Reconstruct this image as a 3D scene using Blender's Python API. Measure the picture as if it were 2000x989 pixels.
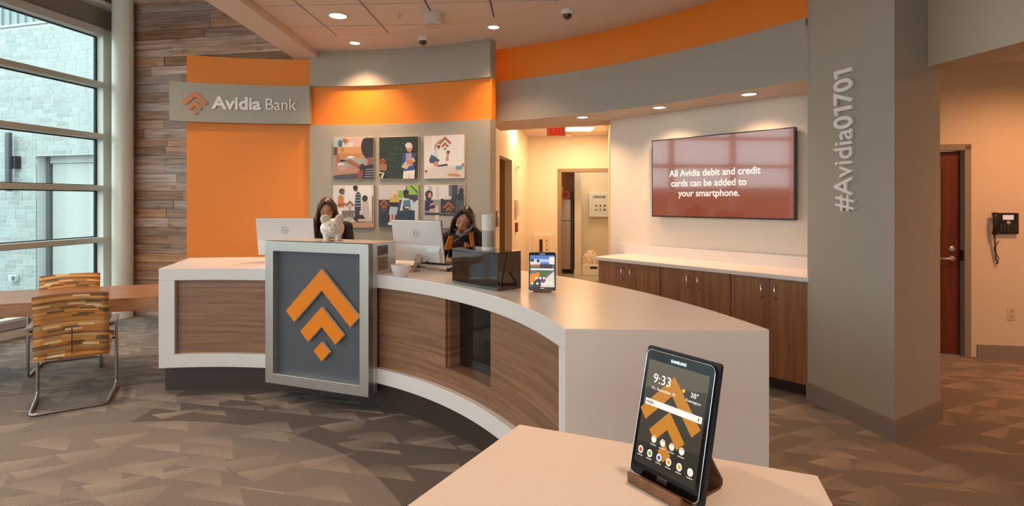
import bpy, bmesh, math, random
from mathutils import Vector, Matrix
random.seed(7)
for o in list(bpy.data.objects): bpy.data.objects.remove(o)
S = bpy.context.scene
COL = S.collection
PI = math.pi
# ------------------------------------------------------------------ camera
F, EYE, HOR = 1040.0, 1.6, 392.0          # focal length in px of the 2000 px frame, eye height, horizon row
cam = bpy.data.cameras.new('camera'); camo = bpy.data.objects.new('camera', cam); COL.objects.link(camo)
cam.sensor_width = 36.0; cam.lens = F / 2000 * 36; cam.shift_y = (HOR - 494.5) / 2000
cam.clip_start = 0.05; cam.clip_end = 200
camo.location = (0, 0, EYE); camo.rotation_euler = (PI / 2, 0, 0)
S.camera = camo
# ------------------------------------------------------------------ world, exposure
W = bpy.data.worlds.new('world'); S.world = W; W.use_nodes = True
bg = W.node_tree.nodes['Background']; bg.inputs[0].default_value = (0.86, 0.95, 1.0, 1); bg.inputs[1].default_value = 4.9
S.view_settings.view_transform = 'Standard'; S.view_settings.look = 'None'
S.view_settings.gamma = 1; S.view_settings.use_curve_mapping = False
S.view_settings.exposure = 0.0
S.cycles.use_denoising = True
S.cycles.max_bounces = 7; S.cycles.diffuse_bounces = 5; S.cycles.glossy_bounces = 4; S.cycles.transparent_max_bounces = 12
S.cycles.sample_clamp_indirect = 6
WARM = (1.0, 0.61, 0.35)
DOWN_W = 150.0        # lobby downlights
SOFF_W = 62.0        # soffit downlights
# ------------------------------------------------------------------ measuring helpers
def kx(px): return (px - 1000.0) / F
def zt(py, Y): return EYE + (HOR - py) * Y / F
def G(px, py, z=0.0):
    Y = (EYE - z) * F / (py - HOR); return Vector((kx(px) * Y, Y, z))
CX, CY = -2.455, 1.68                      # common centre of the round counter, carpet and curved walls
def ring(a, R, z=0.0):
    a = math.radians(a); return Vector((CX + R * math.cos(a), CY + R * math.sin(a), z))
def ring_angle(px, R):                     # angle at which a circle of radius R stands at column px
    k = kx(px); A = 1 + k * k; B = -2 * (k * CX + CY); D = CX * CX + CY * CY - R * R
    Y = (-B + math.sqrt(B * B - 4 * A * D)) / (2 * A)
    return math.degrees(math.atan2(Y - CY, k * Y - CX)), Y
def frame(o, x, y=(0, 0, 1)):
    x = Vector(x).normalized(); y = Vector(y).normalized(); z = x.cross(y).normalized()
    m = Matrix((x, y, z)).transposed().to_4x4(); m.translation = Vector(o); return m
def ring_frame(a, R, z):                   # x to the viewer's right, y up, z towards the centre
    r = math.radians(a); return frame(ring(a, R, z), (math.sin(r), -math.cos(r), 0))
# ------------------------------------------------------------------ materials
def lin(c):
    c = c / 255.0; return c / 12.92 if c <= 0.04045 else ((c + 0.055) / 1.055) ** 2.4
def col(h):
    if isinstance(h, str): h = tuple(int(h[i:i + 2], 16) for i in (0, 2, 4))
    return (lin(h[0]), lin(h[1]), lin(h[2]), 1)
MATS = {}
def mat(name, c=None, rough=0.6, metal=0.0, emit=None, es=1.0, bump=0, bscale=300, spec=0.5, coat=0, vary=0):
    if name in MATS: return MATS[name]
    m = bpy.data.materials.new(name); m.use_nodes = True; MATS[name] = m
    nt = m.node_tree; p = nt.nodes['Principled BSDF']
    if c is not None: p.inputs['Base Color'].default_value = col(c)
    p.inputs['Roughness'].default_value = rough; p.inputs['Metallic'].default_value = metal
    p.inputs['Specular IOR Level'].default_value = spec; p.inputs['Coat Weight'].default_value = coat
    if emit is not None:
        p.inputs['Emission Color'].default_value = col(emit); p.inputs['Emission Strength'].default_value = es
    if bump or vary:
        tc = nt.nodes.new('ShaderNodeTexCoord'); n = nt.nodes.new('ShaderNodeTexNoise')
        n.inputs['Scale'].default_value = bscale; n.inputs['Detail'].default_value = 3
        nt.links.new(tc.outputs['Object'], n.inputs['Vector'])
        if bump:
            b = nt.nodes.new('ShaderNodeBump'); b.inputs['Strength'].default_value = bump; b.inputs['Distance'].default_value = 0.002
            nt.links.new(n.outputs['Fac'], b.inputs['Height']); nt.links.new(b.outputs['Normal'], p.inputs['Normal'])
        if vary:
            h = nt.nodes.new('ShaderNodeHueSaturation'); h.inputs['Color'].default_value = col(c)
            mr = nt.nodes.new('ShaderNodeMapRange'); mr.inputs['To Min'].default_value = 1 - vary; mr.inputs['To Max'].default_value = 1 + vary
            nt.links.new(n.outputs['Fac'], mr.inputs['Value']); nt.links.new(mr.outputs['Result'], h.inputs['Value'])
            nt.links.new(h.outputs['Color'], p.inputs['Base Color'])
    return m
def ramp(nt, stops):
    r = nt.nodes.new('ShaderNodeValToRGB'); e = r.color_ramp.elements
    while len(e) < len(stops): e.new(0.5)
    for i, (p, c) in enumerate(stops): e[i].position = p; e[i].color = col(c)
    return r
def wood(name, stops, scale, rough=0.45, per_object=0.0, knots=False):
    m = bpy.data.materials.new(name); m.use_nodes = True; MATS[name] = m
    nt = m.node_tree; p = nt.nodes['Principled BSDF']; p.inputs['Roughness'].default_value = rough
    tc = nt.nodes.new('ShaderNodeTexCoord'); mp = nt.nodes.new('ShaderNodeMapping'); mp.inputs['Scale'].default_value = scale
    n = nt.nodes.new('ShaderNodeTexNoise'); n.inputs['Scale'].default_value = 1; n.inputs['Detail'].default_value = 6; n.inputs['Roughness'].default_value = 0.62
    nt.links.new(tc.outputs['Object'], mp.inputs['Vector'])
    r = ramp(nt, stops); nt.links.new(n.outputs['Fac'], r.inputs['Fac'])
    out = r.outputs['Color']; vec = mp.outputs['Vector']
    if per_object:
        oi = nt.nodes.new('ShaderNodeObjectInfo'); ad = nt.nodes.new('ShaderNodeVectorMath'); ad.operation = 'ADD'
        mu = nt.nodes.new('ShaderNodeMath'); mu.operation = 'MULTIPLY'; mu.inputs[1].default_value = 83
        nt.links.new(oi.outputs['Random'], mu.inputs[0]); nt.links.new(vec, ad.inputs[0]); nt.links.new(mu.outputs[0], ad.inputs[1]); vec = ad.outputs[0]
        hs = nt.nodes.new('ShaderNodeHueSaturation'); mr = nt.nodes.new('ShaderNodeMapRange')
        mr.inputs['To Min'].default_value = 1 - per_object; mr.inputs['To Max'].default_value = 1 + per_object
        mr2 = nt.nodes.new('ShaderNodeMapRange'); mr2.inputs['To Min'].default_value = 1.25; mr2.inputs['To Max'].default_value = 0.55
        mf = nt.nodes.new('ShaderNodeMath'); mf.operation = 'FRACT'; mm = nt.nodes.new('ShaderNodeMath'); mm.operation = 'MULTIPLY'; mm.inputs[1].default_value = 7.31
        nt.links.new(oi.outputs['Random'], mm.inputs[0]); nt.links.new(mm.outputs[0], mf.inputs[0]); nt.links.new(mf.outputs[0], mr2.inputs['Value'])
        nt.links.new(oi.outputs['Random'], mr.inputs['Value']); nt.links.new(mr.outputs['Result'], hs.inputs['Value']); nt.links.new(mr2.outputs['Result'], hs.inputs['Saturation'])
        nt.links.new(out, hs.inputs['Color']); out = hs.outputs['Color']
    if knots:
        v = nt.nodes.new('ShaderNodeTexVoronoi'); v.inputs['Scale'].default_value = 1
        mp2 = nt.nodes.new('ShaderNodeMapping'); mp2.inputs['Scale'].default_value = (2.6, 6.5, 6.5); nt.links.new(tc.outputs['Object'], mp2.inputs['Vector'])
        nt.links.new(mp2.outputs['Vector'], v.inputs['Vector'])
        kr = ramp(nt, [(0.0, 'ffffff'), (0.22, '000000')]); nt.links.new(v.outputs['Distance'], kr.inputs['Fac'])
        mx = nt.nodes.new('ShaderNodeMix'); mx.data_type = 'RGBA'; ml = nt.nodes.new('ShaderNodeMath'); ml.operation = 'MULTIPLY'; ml.inputs[1].default_value = 0.75
        nt.links.new(kr.outputs['Color'], ml.inputs[0]); nt.links.new(ml.outputs[0], mx.inputs['Factor']); nt.links.new(out, mx.inputs[6]); mx.inputs[7].default_value = col('4a3a34'); out = mx.outputs[2]
    nt.links.new(vec, n.inputs['Vector']); nt.links.new(out, p.inputs['Base Color'])
    b = nt.nodes.new('ShaderNodeBump'); b.inputs['Strength'].default_value = 0.12; b.inputs['Distance'].default_value = 0.002
    nt.links.new(n.outputs['Fac'], b.inputs['Height']); nt.links.new(b.outputs['Normal'], p.inputs['Normal'])
    return m
WHITE = mat('white_solid_surface', 'e6dfdb', 0.28)
WHITEP = mat('white_paint', 'e4e0da', 0.5)
CEIL = mat('ceiling_paint', 'd9cdc3', 0.8, bump=0.1)
TILE = mat('ceiling_tile_mineral', 'dccfc5', 0.9, bump=0.35, bscale=420)
GREY = mat('greige_paint', 'a8a294', 0.6, bump=0.04)
BEIGE = mat('beige_paint', 'd8c7ae', 0.65, bump=0.04)
WALLW = mat('cream_wall_paint', 'e6ddd0', 0.6, bump=0.04)
ORANGE = mat('orange_paint', 'f08818', 0.5, bump=0.04)
ORANGEF = mat('orange_acrylic', 'f58a14', 0.3)
ALU = mat('window_aluminium', 'e4e6de', 0.35, spec=0.5)
ALUD = mat('gasket_black', '15181a', 0.5)
STEEL = mat('brushed_steel', 'd3d1cc', 0.34, 0.85)
CHROME = mat('chrome', 'dadada', 0.15, 1.0)
BLACK = mat('black_plastic', '141417', 0.35)
GLOSS = mat('black_gloss_acrylic', '1b1815', 0.06, spec=0.9, coat=0.6)
DARKT = mat('dark_toe_kick_laminate', '40312b', 0.45)
SLATE = mat('slate_grey_panel', '565a5f', 0.4)
WALNUT = wood('walnut_laminate_horizontal', [(0.25, '6b4a36'), (0.5, '8c6549'), (0.75, 'a57c5f')], (1.3, 1.3, 34))
WALNUTV = wood('walnut_laminate_vertical', [(0.25, '7a5034'), (0.5, '95653f'), (0.75, 'a87a52')], (26, 1.1, 26))
TABLEW = wood('table_laminate', [(0.25, '87593a'), (0.5, 'a06d48'), (0.75, 'b4825c')], (2, 14, 14), 0.3)
BARN = wood('reclaimed_plank', [(0.25, '775848'), (0.45, '9d7860'), (0.6, 'b69178'), (0.78, 'cbab8e')], (1.6, 24, 24), 0.65, 0.3, True)
DOORW = wood('mahogany_door_veneer', [(0.3, '4f1f12'), (0.5, '632a18'), (0.7, '74351f')], (9, 0.8, 9), 0.35)
STANDW = wood('walnut_stand_ply', [(0.3, '5a3a24'), (0.6, '7c5536')], (30, 30, 30), 0.5)
FRAMEG = mat('taupe_door_frame', '8f816f', 0.45)
BASEB = mat('taupe_baseboard', '8b8076', 0.45)
CERAM = mat('ivory_glazed_ceramic', 'f0e4d4', 0.08, spec=0.6, coat=0.5)
PORC = mat('white_porcelain', 'ece4e0', 0.2)
SKIN = mat('skin', 'b9805f', 0.5)
SKIN2 = mat('skin_light', 'c08a6c', 0.5)
CLOTH = mat('black_knit', '1d191c', 0.85, bump=0.3)
HAIRB = mat('dark_brown_hair', '38221a', 0.42, bump=0.5, bscale=120, vary=0.35)
HAIRK = mat('black_hair', '171110', 0.35, bump=0.5, bscale=120)
SCARF = mat('orange_scarf', 'd9851c', 0.8, bump=0.5, bscale=160, vary=0.25)
def lamp_mat(name, c, s): return mat(name, 'ffffff', 0.5, emit=c, es=s)
LENS = lamp_mat('downlight_lens', 'ffe3bf', 7.0)
def glass_mat(name, tint, gl=0.07):
    m = bpy.data.materials.new(name); m.use_nodes = True; nt = m.node_tree; nt.nodes.clear(); MATS[name] = m
    o = nt.nodes.new('ShaderNodeOutputMaterial'); t = nt.nodes.new('ShaderNodeBsdfTransparent'); g = nt.nodes.new('ShaderNodeBsdfGlossy')
    t.inputs[0].default_value = col(tint); g.inputs['Roughness'].default_value = 0.02
    mx = nt.nodes.new('ShaderNodeMixShader'); mx.inputs[0].default_value = gl
    nt.links.new(t.outputs[0], mx.inputs[1]); nt.links.new(g.outputs[0], mx.inputs[2]); nt.links.new(mx.outputs[0], o.inputs[0]); return m
GLASS = glass_mat('window_glass', 'eef5f3')
def carpet():
    m = bpy.data.materials.new('patterned_carpet'); m.use_nodes = True; nt = m.node_tree; L = nt.links.new; N = nt.nodes.new
    p = nt.nodes['Principled BSDF']; p.inputs['Roughness'].default_value = 0.95; p.inputs['Specular IOR Level'].default_value = 0.1
    tc = N('ShaderNodeTexCoord')
    def math_(op, a, b=None, c=None):
        q = N('ShaderNodeMath'); q.operation = op
        for i, v in enumerate((a, b, c)):
            if v is None: continue
            if isinstance(v, (int, float)): q.inputs[i].default_value = v
            else: L(v, q.inputs[i])
        return q.outputs[0]
    def layer(rot, w, h, thr, off):
        mp = N('ShaderNodeMapping'); mp.inputs['Rotation'].default_value = (0, 0, rot); mp.inputs['Location'].default_value = off
        L(tc.outputs['Object'], mp.inputs['Vector']); q = N('ShaderNodeSeparateXYZ'); L(mp.outputs['Vector'], q.inputs[0])
        yy = math_('DIVIDE', q.outputs[1], h); row = math_('FLOOR', yy); v = math_('FRACT', yy)
        r1 = N('ShaderNodeTexWhiteNoise'); r1.noise_dimensions = '1D'; L(row, r1.inputs['W'])
        xx = math_('ADD', math_('DIVIDE', q.outputs[0], w), math_('MULTIPLY', r1.outputs['Value'], 7.0))
        xx = math_('ADD', xx, math_('MULTIPLY', v, 0.35)); cell = math_('FLOOR', xx); u = math_('FRACT', xx)
        cv = N('ShaderNodeCombineXYZ'); L(cell, cv.inputs[0]); L(row, cv.inputs[1])
        r2 = N('ShaderNodeTexWhiteNoise'); r2.noise_dimensions = '2D'; L(cv.outputs[0], r2.inputs['Vector'])
        sx = N('ShaderNodeSeparateColor'); L(r2.outputs['Color'], sx.inputs['Color'])
        on = math_('GREATER_THAN', sx.outputs[0], thr)
        tri = math_('MULTIPLY', math_('LESS_THAN', v, math_('ADD', math_('MULTIPLY', u, math_('MULTIPLY', sx.outputs[1], 2.2)), 0.12)), math_('LESS_THAN', u, 0.96))
        fade = math_('MULTIPLY', math_('SUBTRACT', 1.2, math_('MULTIPLY', v, 0.95)), math_('ADD', 0.45, math_('MULTIPLY', u, 0.75)))
        return math_('MULTIPLY', math_('MULTIPLY', on, tri), math_('MULTIPLY', fade, math_('ADD', 0.55, math_('MULTIPLY', sx.outputs[2], 0.45))))
    a = layer(0.22, 0.40, 0.14, 0.52, (0.3, 0.1, 0)); b = layer(2.75, 0.34, 0.17, 0.62, (3.7, 1.3, 0))
    pat = math_('MAXIMUM', a, b)
    sp = N('ShaderNodeSeparateXYZ'); L(tc.outputs['Object'], sp.inputs[0])
    dx = math_('SUBTRACT', sp.outputs[0], CX); dy = math_('SUBTRACT', sp.outputs[1], CY)
    d = math_('SQRT', math_('ADD', math_('MULTIPLY', dx, dx), math_('MULTIPLY', dy, dy)))
    inn = math_('LESS_THAN', d, 2.18)
    rg = math_('MULTIPLY', math_('LESS_THAN', d, 2.95), math_('SUBTRACT', 1.0, inn)); rg = math_('MULTIPLY', rg, math_('GREATER_THAN', sp.outputs[0], -2.75))
    base = N('ShaderNodeMix'); base.data_type = 'RGBA'; L(inn, base.inputs['Factor']); base.inputs[6].default_value = col('7e756f'); base.inputs[7].default_value = col('857b74')
    b2 = N('ShaderNodeMix'); b2.data_type = 'RGBA'; L(rg, b2.inputs['Factor']); L(base.outputs[2], b2.inputs[6]); b2.inputs[7].default_value = col('665d58')
    hl = N('ShaderNodeMix'); hl.data_type = 'RGBA'; L(math_('MULTIPLY', pat, 0.5), hl.inputs['Factor']); L(b2.outputs[2], hl.inputs[6]); hl.inputs[7].default_value = col('b3a698')
    n = N('ShaderNodeTexNoise'); n.inputs['Scale'].default_value = 160; n.inputs['Detail'].default_value = 4; L(tc.outputs['Object'], n.inputs['Vector'])
    hs = N('ShaderNodeHueSaturation'); L(hl.outputs[2], hs.inputs['Color']); L(math_('ADD', math_('MULTIPLY', n.outputs['Fac'], 0.7), 0.65), hs.inputs['Value'])
    L(hs.outputs['Color'], p.inputs['Base Color'])
    bp = N('ShaderNodeBump'); bp.inputs['Strength'].default_value = 0.5; bp.inputs['Distance'].default_value = 0.004; L(n.outputs['Fac'], bp.inputs['Height']); L(bp.outputs['Normal'], p.inputs['Normal'])
    return m
CARPET = carpet()
# ------------------------------------------------------------------ mesh builder
class MB:
    def __init__(s): s.v = []; s.f = []; s.m = []; s.mats = []
    def mi(s, m):
        if m is None: return 0
        if m not in s.mats: s.mats.append(m)
        return s.mats.index(m)
    def add(s, vs, fs, m=None, M=None):
        o = len(s.v); k = s.mi(m)
        s.v += [tuple(M @ Vector(v)) if M else tuple(v) for v in vs]
        s.f += [[i + o for i in f] for f in fs]; s.m += [k] * len(fs); return s
    def box(s, lo, hi, m=None, M=None):
        x0, y0, z0 = lo; x1, y1, z1 = hi
        return s.add([(x0, y0, z0), (x1, y0, z0), (x1, y1, z0), (x0, y1, z0), (x0, y0, z1), (x1, y0, z1), (x1, y1, z1), (x0, y1, z1)],
                     [(3, 2, 1, 0), (4, 5, 6, 7), (0, 1, 5, 4), (1, 2, 6, 5), (2, 3, 7, 6), (3, 0, 4, 7)], m, M)
    def prism(s, poly, z0, z1, m=None, M=None, mside=None):
        n = len(poly)
        A = sum(poly[i][0] * poly[(i + 1) % n][1] - poly[(i + 1) % n][0] * poly[i][1] for i in range(n))
        if A < 0: poly = poly[::-1]
        vs = [(p[0], p[1], z0) for p in poly] + [(p[0], p[1], z1) for p in poly]
        s.add(vs, [list(range(n))[::-1], list(range(n, 2 * n))], m, M)
        o = len(s.v) - 2 * n; k = s.mi(mside or m)
        for i in range(n):
            j = (i + 1) % n; s.f.append([o + i, o + j, o + n + j, o + n + i]); s.m.append(k)
        return s
    def arc(s, R0, R1, a0, a1, z0, z1, m=None, n=40):
        vs = []
        for i in range(n + 1):
            a = a0 + (a1 - a0) * i / n
            p, q = ring(a, R0), ring(a, R1); vs += [(p.x, p.y, z0), (q.x, q.y, z0), (q.x, q.y, z1), (p.x, p.y, z1)]
        fs = []
        for i in range(n):
            b = 4 * i; c = b + 4
            for j in range(4): fs.append([b + j, b + (j + 1) % 4, c + (j + 1) % 4, c + j])
        fs += [[0, 3, 2, 1], [4 * n, 4 * n + 1, 4 * n + 2, 4 * n + 3]]
        return s.add(vs, fs, m)
    def lathe(s, prof, m=None, M=None, n=32, sy=1.0, cap=True):
        vs = []; fs = []; k = len(prof)
        for i in range(n):
            a = 2 * PI * i / n
            vs += [(r * math.cos(a), r * math.sin(a) * sy, z) for r, z in prof]
        for i in range(n):
            j = (i + 1) % n
            for q in range(k - 1): fs.append([i * k + q, j * k + q, j * k + q + 1, i * k + q + 1])
        if cap and prof[0][0] > 1e-6: fs.append([i * k for i in range(n)][::-1])
        if cap and prof[-1][0] > 1e-6: fs.append([i * k + k - 1 for i in range(n)])
        return s.add(vs, fs, m, M)
    def tube(s, pts, r, m=None, n=10, M=None, closed=False):
        pts = [Vector(p) for p in pts]; rr = r if isinstance(r, (list, tuple)) else [r] * len(pts)
        vs = []; fs = []; up = None
        for i, p in enumerate(pts):
            a = pts[i - 1] if (i or closed) else p; b = pts[(i + 1) % len(pts)] if (i < len(pts) - 1 or closed) else p
            t = (b - a).normalized()
            if up is None: up = t.orthogonal().normalized()
            up = (up - t * up.dot(t))
            up = up.normalized() if up.length > 1e-6 else t.orthogonal().normalized()
            w = t.cross(up)
            vs += [tuple(p + (up * math.cos(2 * PI * k / n) + w * math.sin(2 * PI * k / n)) * rr[i]) for k in range(n)]
        L = len(pts)
        for i in range(L if closed else L - 1):
            for k in range(n):
                j = (i + 1) % L; fs.append([i * n + k, i * n + (k + 1) % n, j * n + (k + 1) % n, j * n + k])
        if not closed: fs += [list(range(n))[::-1], list(range((L - 1) * n, L * n))]
        return s.add(vs, fs, m, M)
    def ell(s, c, r, m=None, M=None, nu=20, nv=12, fn=None):
        vs = [(0, 0, -1)]; fs = []
        for j in range(1, nv):
            t = -PI / 2 + PI * j / nv
            for i in range(nu): vs.append((math.cos(t) * math.cos(2 * PI * i / nu), math.cos(t) * math.sin(2 * PI * i / nu), math.sin(t)))
        vs.append((0, 0, 1)); top = len(vs) - 1
        for i in range(nu):
            fs.append([0, 1 + (i + 1) % nu, 1 + i]); b = 1 + (nv - 2) * nu; fs.append([top, b + i, b + (i + 1) % nu])
            for j in range(nv - 2): fs.append([1 + j * nu + i, 1 + j * nu + (i + 1) % nu, 1 + (j + 1) * nu + (i + 1) % nu, 1 + (j + 1) * nu + i])
        if fn: vs = [fn(*v) for v in vs]
        vs = [(c[0] + v[0] * r[0], c[1] + v[1] * r[1], c[2] + v[2] * r[2]) for v in vs]
        return s.add(vs, fs, m, M)
    def cone(s, a, b, ra, rb, m=None, n=14):
        a, b = Vector(a), Vector(b); k = max(2, int((b - a).length / 0.02))
        s.tube([a.lerp(b, i / k) for i in range(k + 1)], [ra + (rb - ra) * i / k for i in range(k + 1)], m, n)
        s.ell(a, (ra,) * 3, m, None, 14, 8); s.ell(b, (rb,) * 3, m, None, 14, 8); return s
    def mesh(s, name, smooth=False, m=None):
        me = bpy.data.meshes.new(name); me.from_pydata(s.v, [], s.f)
        for q in (s.mats or [m]):
            if q: me.materials.append(q)
        if s.mats: me.polygons.foreach_set('material_index', s.m)
        if smooth: me.polygons.foreach_set('use_smooth', [True] * len(me.polygons))
        me.update(); return me
    def build(s, name, m=None, parent=None, smooth=False, bevel=0, world=None, fix=True, angle=None):
        me = s.mesh(name, smooth, m)
        if fix:
            b = bmesh.new(); b.from_mesh(me); bmesh.ops.recalc_face_normals(b, faces=b.faces); b.to_mesh(me); b.free()
        o = bpy.data.objects.new(name, me); COL.objects.link(o)
        if world: o.matrix_world = world
        if parent: adopt(o, parent)
        if bevel:
            q = o.modifiers.new('bevel', 'BEVEL'); q.width = bevel; q.segments = 2; q.limit_method = 'ANGLE'; q.angle_limit = 0.6
        if angle is not None:
            me.polygons.foreach_set('use_smooth', [True] * len(me.polygons)); me.set_sharp_from_angle(angle=angle)
        return o
def adopt(o, parent):
    mw = o.matrix_basis.copy(); o.parent = parent
    o.matrix_parent_inverse = PW(parent).inverted(); o.matrix_basis = mw
def PW(o):
    if o.parent: return PW(o.parent) @ o.matrix_parent_inverse @ o.matrix_basis
    return o.matrix_basis.copy()
def part(mb, name, m, parent, **k):        # geometry given in the parent's own coordinates
    w = k.pop('local', Matrix.Identity(4)); o = mb.build(name, m, None, **k); o.parent = parent; o.matrix_basis = w; return o
def tag(o, label=None, cat=None, group=None, kind=None):
    if label: o['label'] = label
    if cat: o['category'] = cat
    if group: o['group'] = group
    if kind: o['kind'] = kind
    return o
def thing(name, M, label, cat, group=None):
    o = bpy.data.objects.new(name, None); COL.objects.link(o); o.empty_display_size = 0.05
    o.matrix_basis = M if isinstance(M, Matrix) else Matrix.Translation(Vector(M)); return tag(o, label, cat, group)
def struct(o): o['kind'] = 'structure'; return o
def copy_tree(o, parent=None):
    c = o.copy(); COL.objects.link(c)
    if parent: c.parent = parent
    for ch in [q for q in bpy.data.objects if q.parent == o and q is not c]: copy_tree(ch, c)
    return c
def text_mesh(body, size, extrude=0.0, bold=0.0, align='LEFT', shear=0):
    c = bpy.data.curves.new('t', 'FONT'); c.body = body; c.size = size; c.extrude = extrude; c.offset = bold; c.align_x = align; c.shear = shear; c.resolution_u = 4
    o = bpy.data.objects.new('t', c); COL.objects.link(o); bpy.context.view_layer.update()
    me = bpy.data.meshes.new_from_object(o.evaluated_get(bpy.context.evaluated_depsgraph_get())); bpy.data.objects.remove(o); bpy.data.curves.remove(c); return me
def text(body, size, m, parent, M, extrude=0.0003, bold=0.0, align='LEFT', name='lettering', squash=1.0):
    me = text_mesh(body, size, extrude, bold, align); me.materials.clear(); me.materials.append(m)
    o = bpy.data.objects.new(name, me); COL.objects.link(o); o.parent = parent; o.matrix_basis = M @ Matrix.Diagonal((squash, 1, 1, 1)); return o
def xmax(body, size, bold):
    me = text_mesh(body, size, 0, bold); return max(v.co.x for v in me.vertices)
def advances(body, size, bold=0.0):
    bar = xmax('|', size, bold); return [0.0 if i == 0 else xmax(body[:i] + '|', size, bold) - bar for i in range(len(body) + 1)]
def T(x, y, z): return Matrix.Translation((x, y, z))
def RZ(a): return Matrix.Rotation(a, 4, 'Z')
def RX(a): return Matrix.Rotation(a, 4, 'X')
def RY(a): return Matrix.Rotation(a, 4, 'Y')
def light(kind, name, loc, power, color, parent=None, **k):
    d = bpy.data.lights.new(name, kind); d.energy = power; d.color = color
    for a, b in k.items(): setattr(d, a, b)
    o = bpy.data.objects.new(name, d); COL.objects.link(o); o.location = loc
    if parent: o.parent = parent
    return o
# chevron emblem: axis units, apex at the origin, drawn downwards; returns three polygons
def emblem(s):
    def P(a, b): return ((b - a) / math.sqrt(2) * s, -(a + b) / math.sqrt(2) * s)
    def ell(o, L, t): return [P(o, o), P(o + L, o), P(o + L, o + t), P(o + t, o + t), P(o + t, o + L), P(o, o + L)]
    return [ell(0, 231, 54), ell(98, 136, 50), [P(188, 188), P(238, 188), P(238, 238), P(188, 238)]]
def flat_print(shapes, step=0.0004):       # printed picture: layered flat shapes, unit square coordinates scaled by caller
    mb = MB()
    for i, (c, poly) in enumerate(shapes):
        mm = mat('print_' + c, c, 0.45)
        mb.add([(p[0], p[1], (i + 1) * step) for p in poly], [list(range(len(poly)))], mm)
    return mb
def R4(x0, y0, x1, y1): return [(x0, y0), (x1, y0), (x1, y1), (x0, y1)]
def EL(cx, cy, rx, ry, n=16, a0=0, a1=360): return [(cx + rx * math.cos(math.radians(a0 + (a1 - a0) * i / n)), cy + ry * math.sin(math.radians(a0 + (a1 - a0) * i / n))) for i in range(n + (a1 - a0 != 360))]
def EM(cx, cy, s, c): return [(c, [(cx + p[0], cy + p[1]) for p in poly]) for poly in emblem(s)]
# ------------------------------------------------------------------ structure
UX, UY = 0.168, 0.986                      # building depth axis; (UY,-UX) runs along the back walls
VD = Vector((UY, -UX, 0)); UD = Vector((UX, UY, 0))
mb = MB(); mb.box((-7, -7, -0.1), (8, 13.5, 0)); struct(mb.build('floor', CARPET))
ZC = 3.47
# lobby ceiling: plaster slab, plaster ring along the curved walls, tiles in a grid
ceil = struct(MB().box((-2.5, -6.3, ZC + 0.05), (7, 8, ZC + 0.2)).build('ceiling', CEIL))
part(MB().arc(4.39, 6.6, -35, 89.9, ZC, ZC + 0.06, n=60), 'plaster_ring', CEIL, ceil)
def clip_circle(poly, R, n=90):
    cl = [(CX + R * math.cos(2 * PI * i / n), CY + R * math.sin(2 * PI * i / n)) for i in range(n)]
    out = poly
    for i in range(n):
        a, b = cl[i], cl[(i + 1) % n]; inp = out; out = []
        def side(p): return (b[0] - a[0]) * (p[1] - a[1]) - (b[1] - a[1]) * (p[0] - a[0])
        for k in range(len(inp)):
            p, q = inp[k], inp[(k + 1) % len(inp)]; sp, sq = side(p), side(q)
            if sp >= 0: out.append(p)
            if sp * sq < 0: t = sp / (sp - sq); out.append((p[0] + (q[0] - p[0]) * t, p[1] + (q[1] - p[1]) * t))
        if len(out) < 3: return []
    return out
rt = math.radians(-3.0); ct, st_ = math.cos(rt), math.sin(rt); g = 0.008
full = None
for i in range(-2, 8):
    for j in range(-4, 4):
        x0, y0 = -0.79 + (i - 2) * 0.61, 5.68 + (j - 1) * 0.61
        q = [(x0 + g, y0 + g), (x0 + 0.61 - g, y0 + g), (x0 + 0.61 - g, y0 + 0.61 - g), (x0 + g, y0 + 0.61 - g)]
        q = [(-1.45 + (p[0] + 1.45) * ct - (p[1] - 5.5) * st_, 5.5 + (p[0] + 1.45) * st_ + (p[1] - 5.5) * ct) for p in q]
        q = [(max(p[0], -2.425), p[1]) for p in q]
        if max(p[0] for p in q) - min(p[0] for p in q) < 0.05: continue
        q = clip_circle(q, 4.385)
        if len(q) < 3: continue
        part(MB().prism(q, ZC, ZC + 0.012), 'ceiling_tile', TILE, ceil)
struct(MB().box((-7, -6.3, 4.35), (-2.74, 9, 4.5)).build('ceiling_high', CEIL))
struct(MB().box((-2.74, -6.3, 3.385), (-2.43, 6.72, 4.5)).build('trim_1', CEIL, bevel=0.004))
# plank wall
WF = frame((-5.75, 7.53, 0), VD)
wb = struct(MB().box((-0.2, -0.05, -0.15), (3.9, 4.4, -0.02)).build('wall_back', DARKT, world=WF))
rows = 36; ph = 0.1235
for r in range(rows):
    x = -0.15 - random.random() * 0.9; z0 = r * ph
    while x < 3.75:
        L = random.uniform(0.9, 2.3); a, b = max(x, -0.15), min(x + L, 3.75)
        if b - a > 0.03 and b > 0.1:
            d = random.uniform(0.0, 0.012)
            part(MB().box((a + 0.0022, z0 + 0.0024, -0.02), (b - 0.0022, z0 + ph - 0.0024, d)), 'plank', BARN, wb)
        x += L
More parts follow.
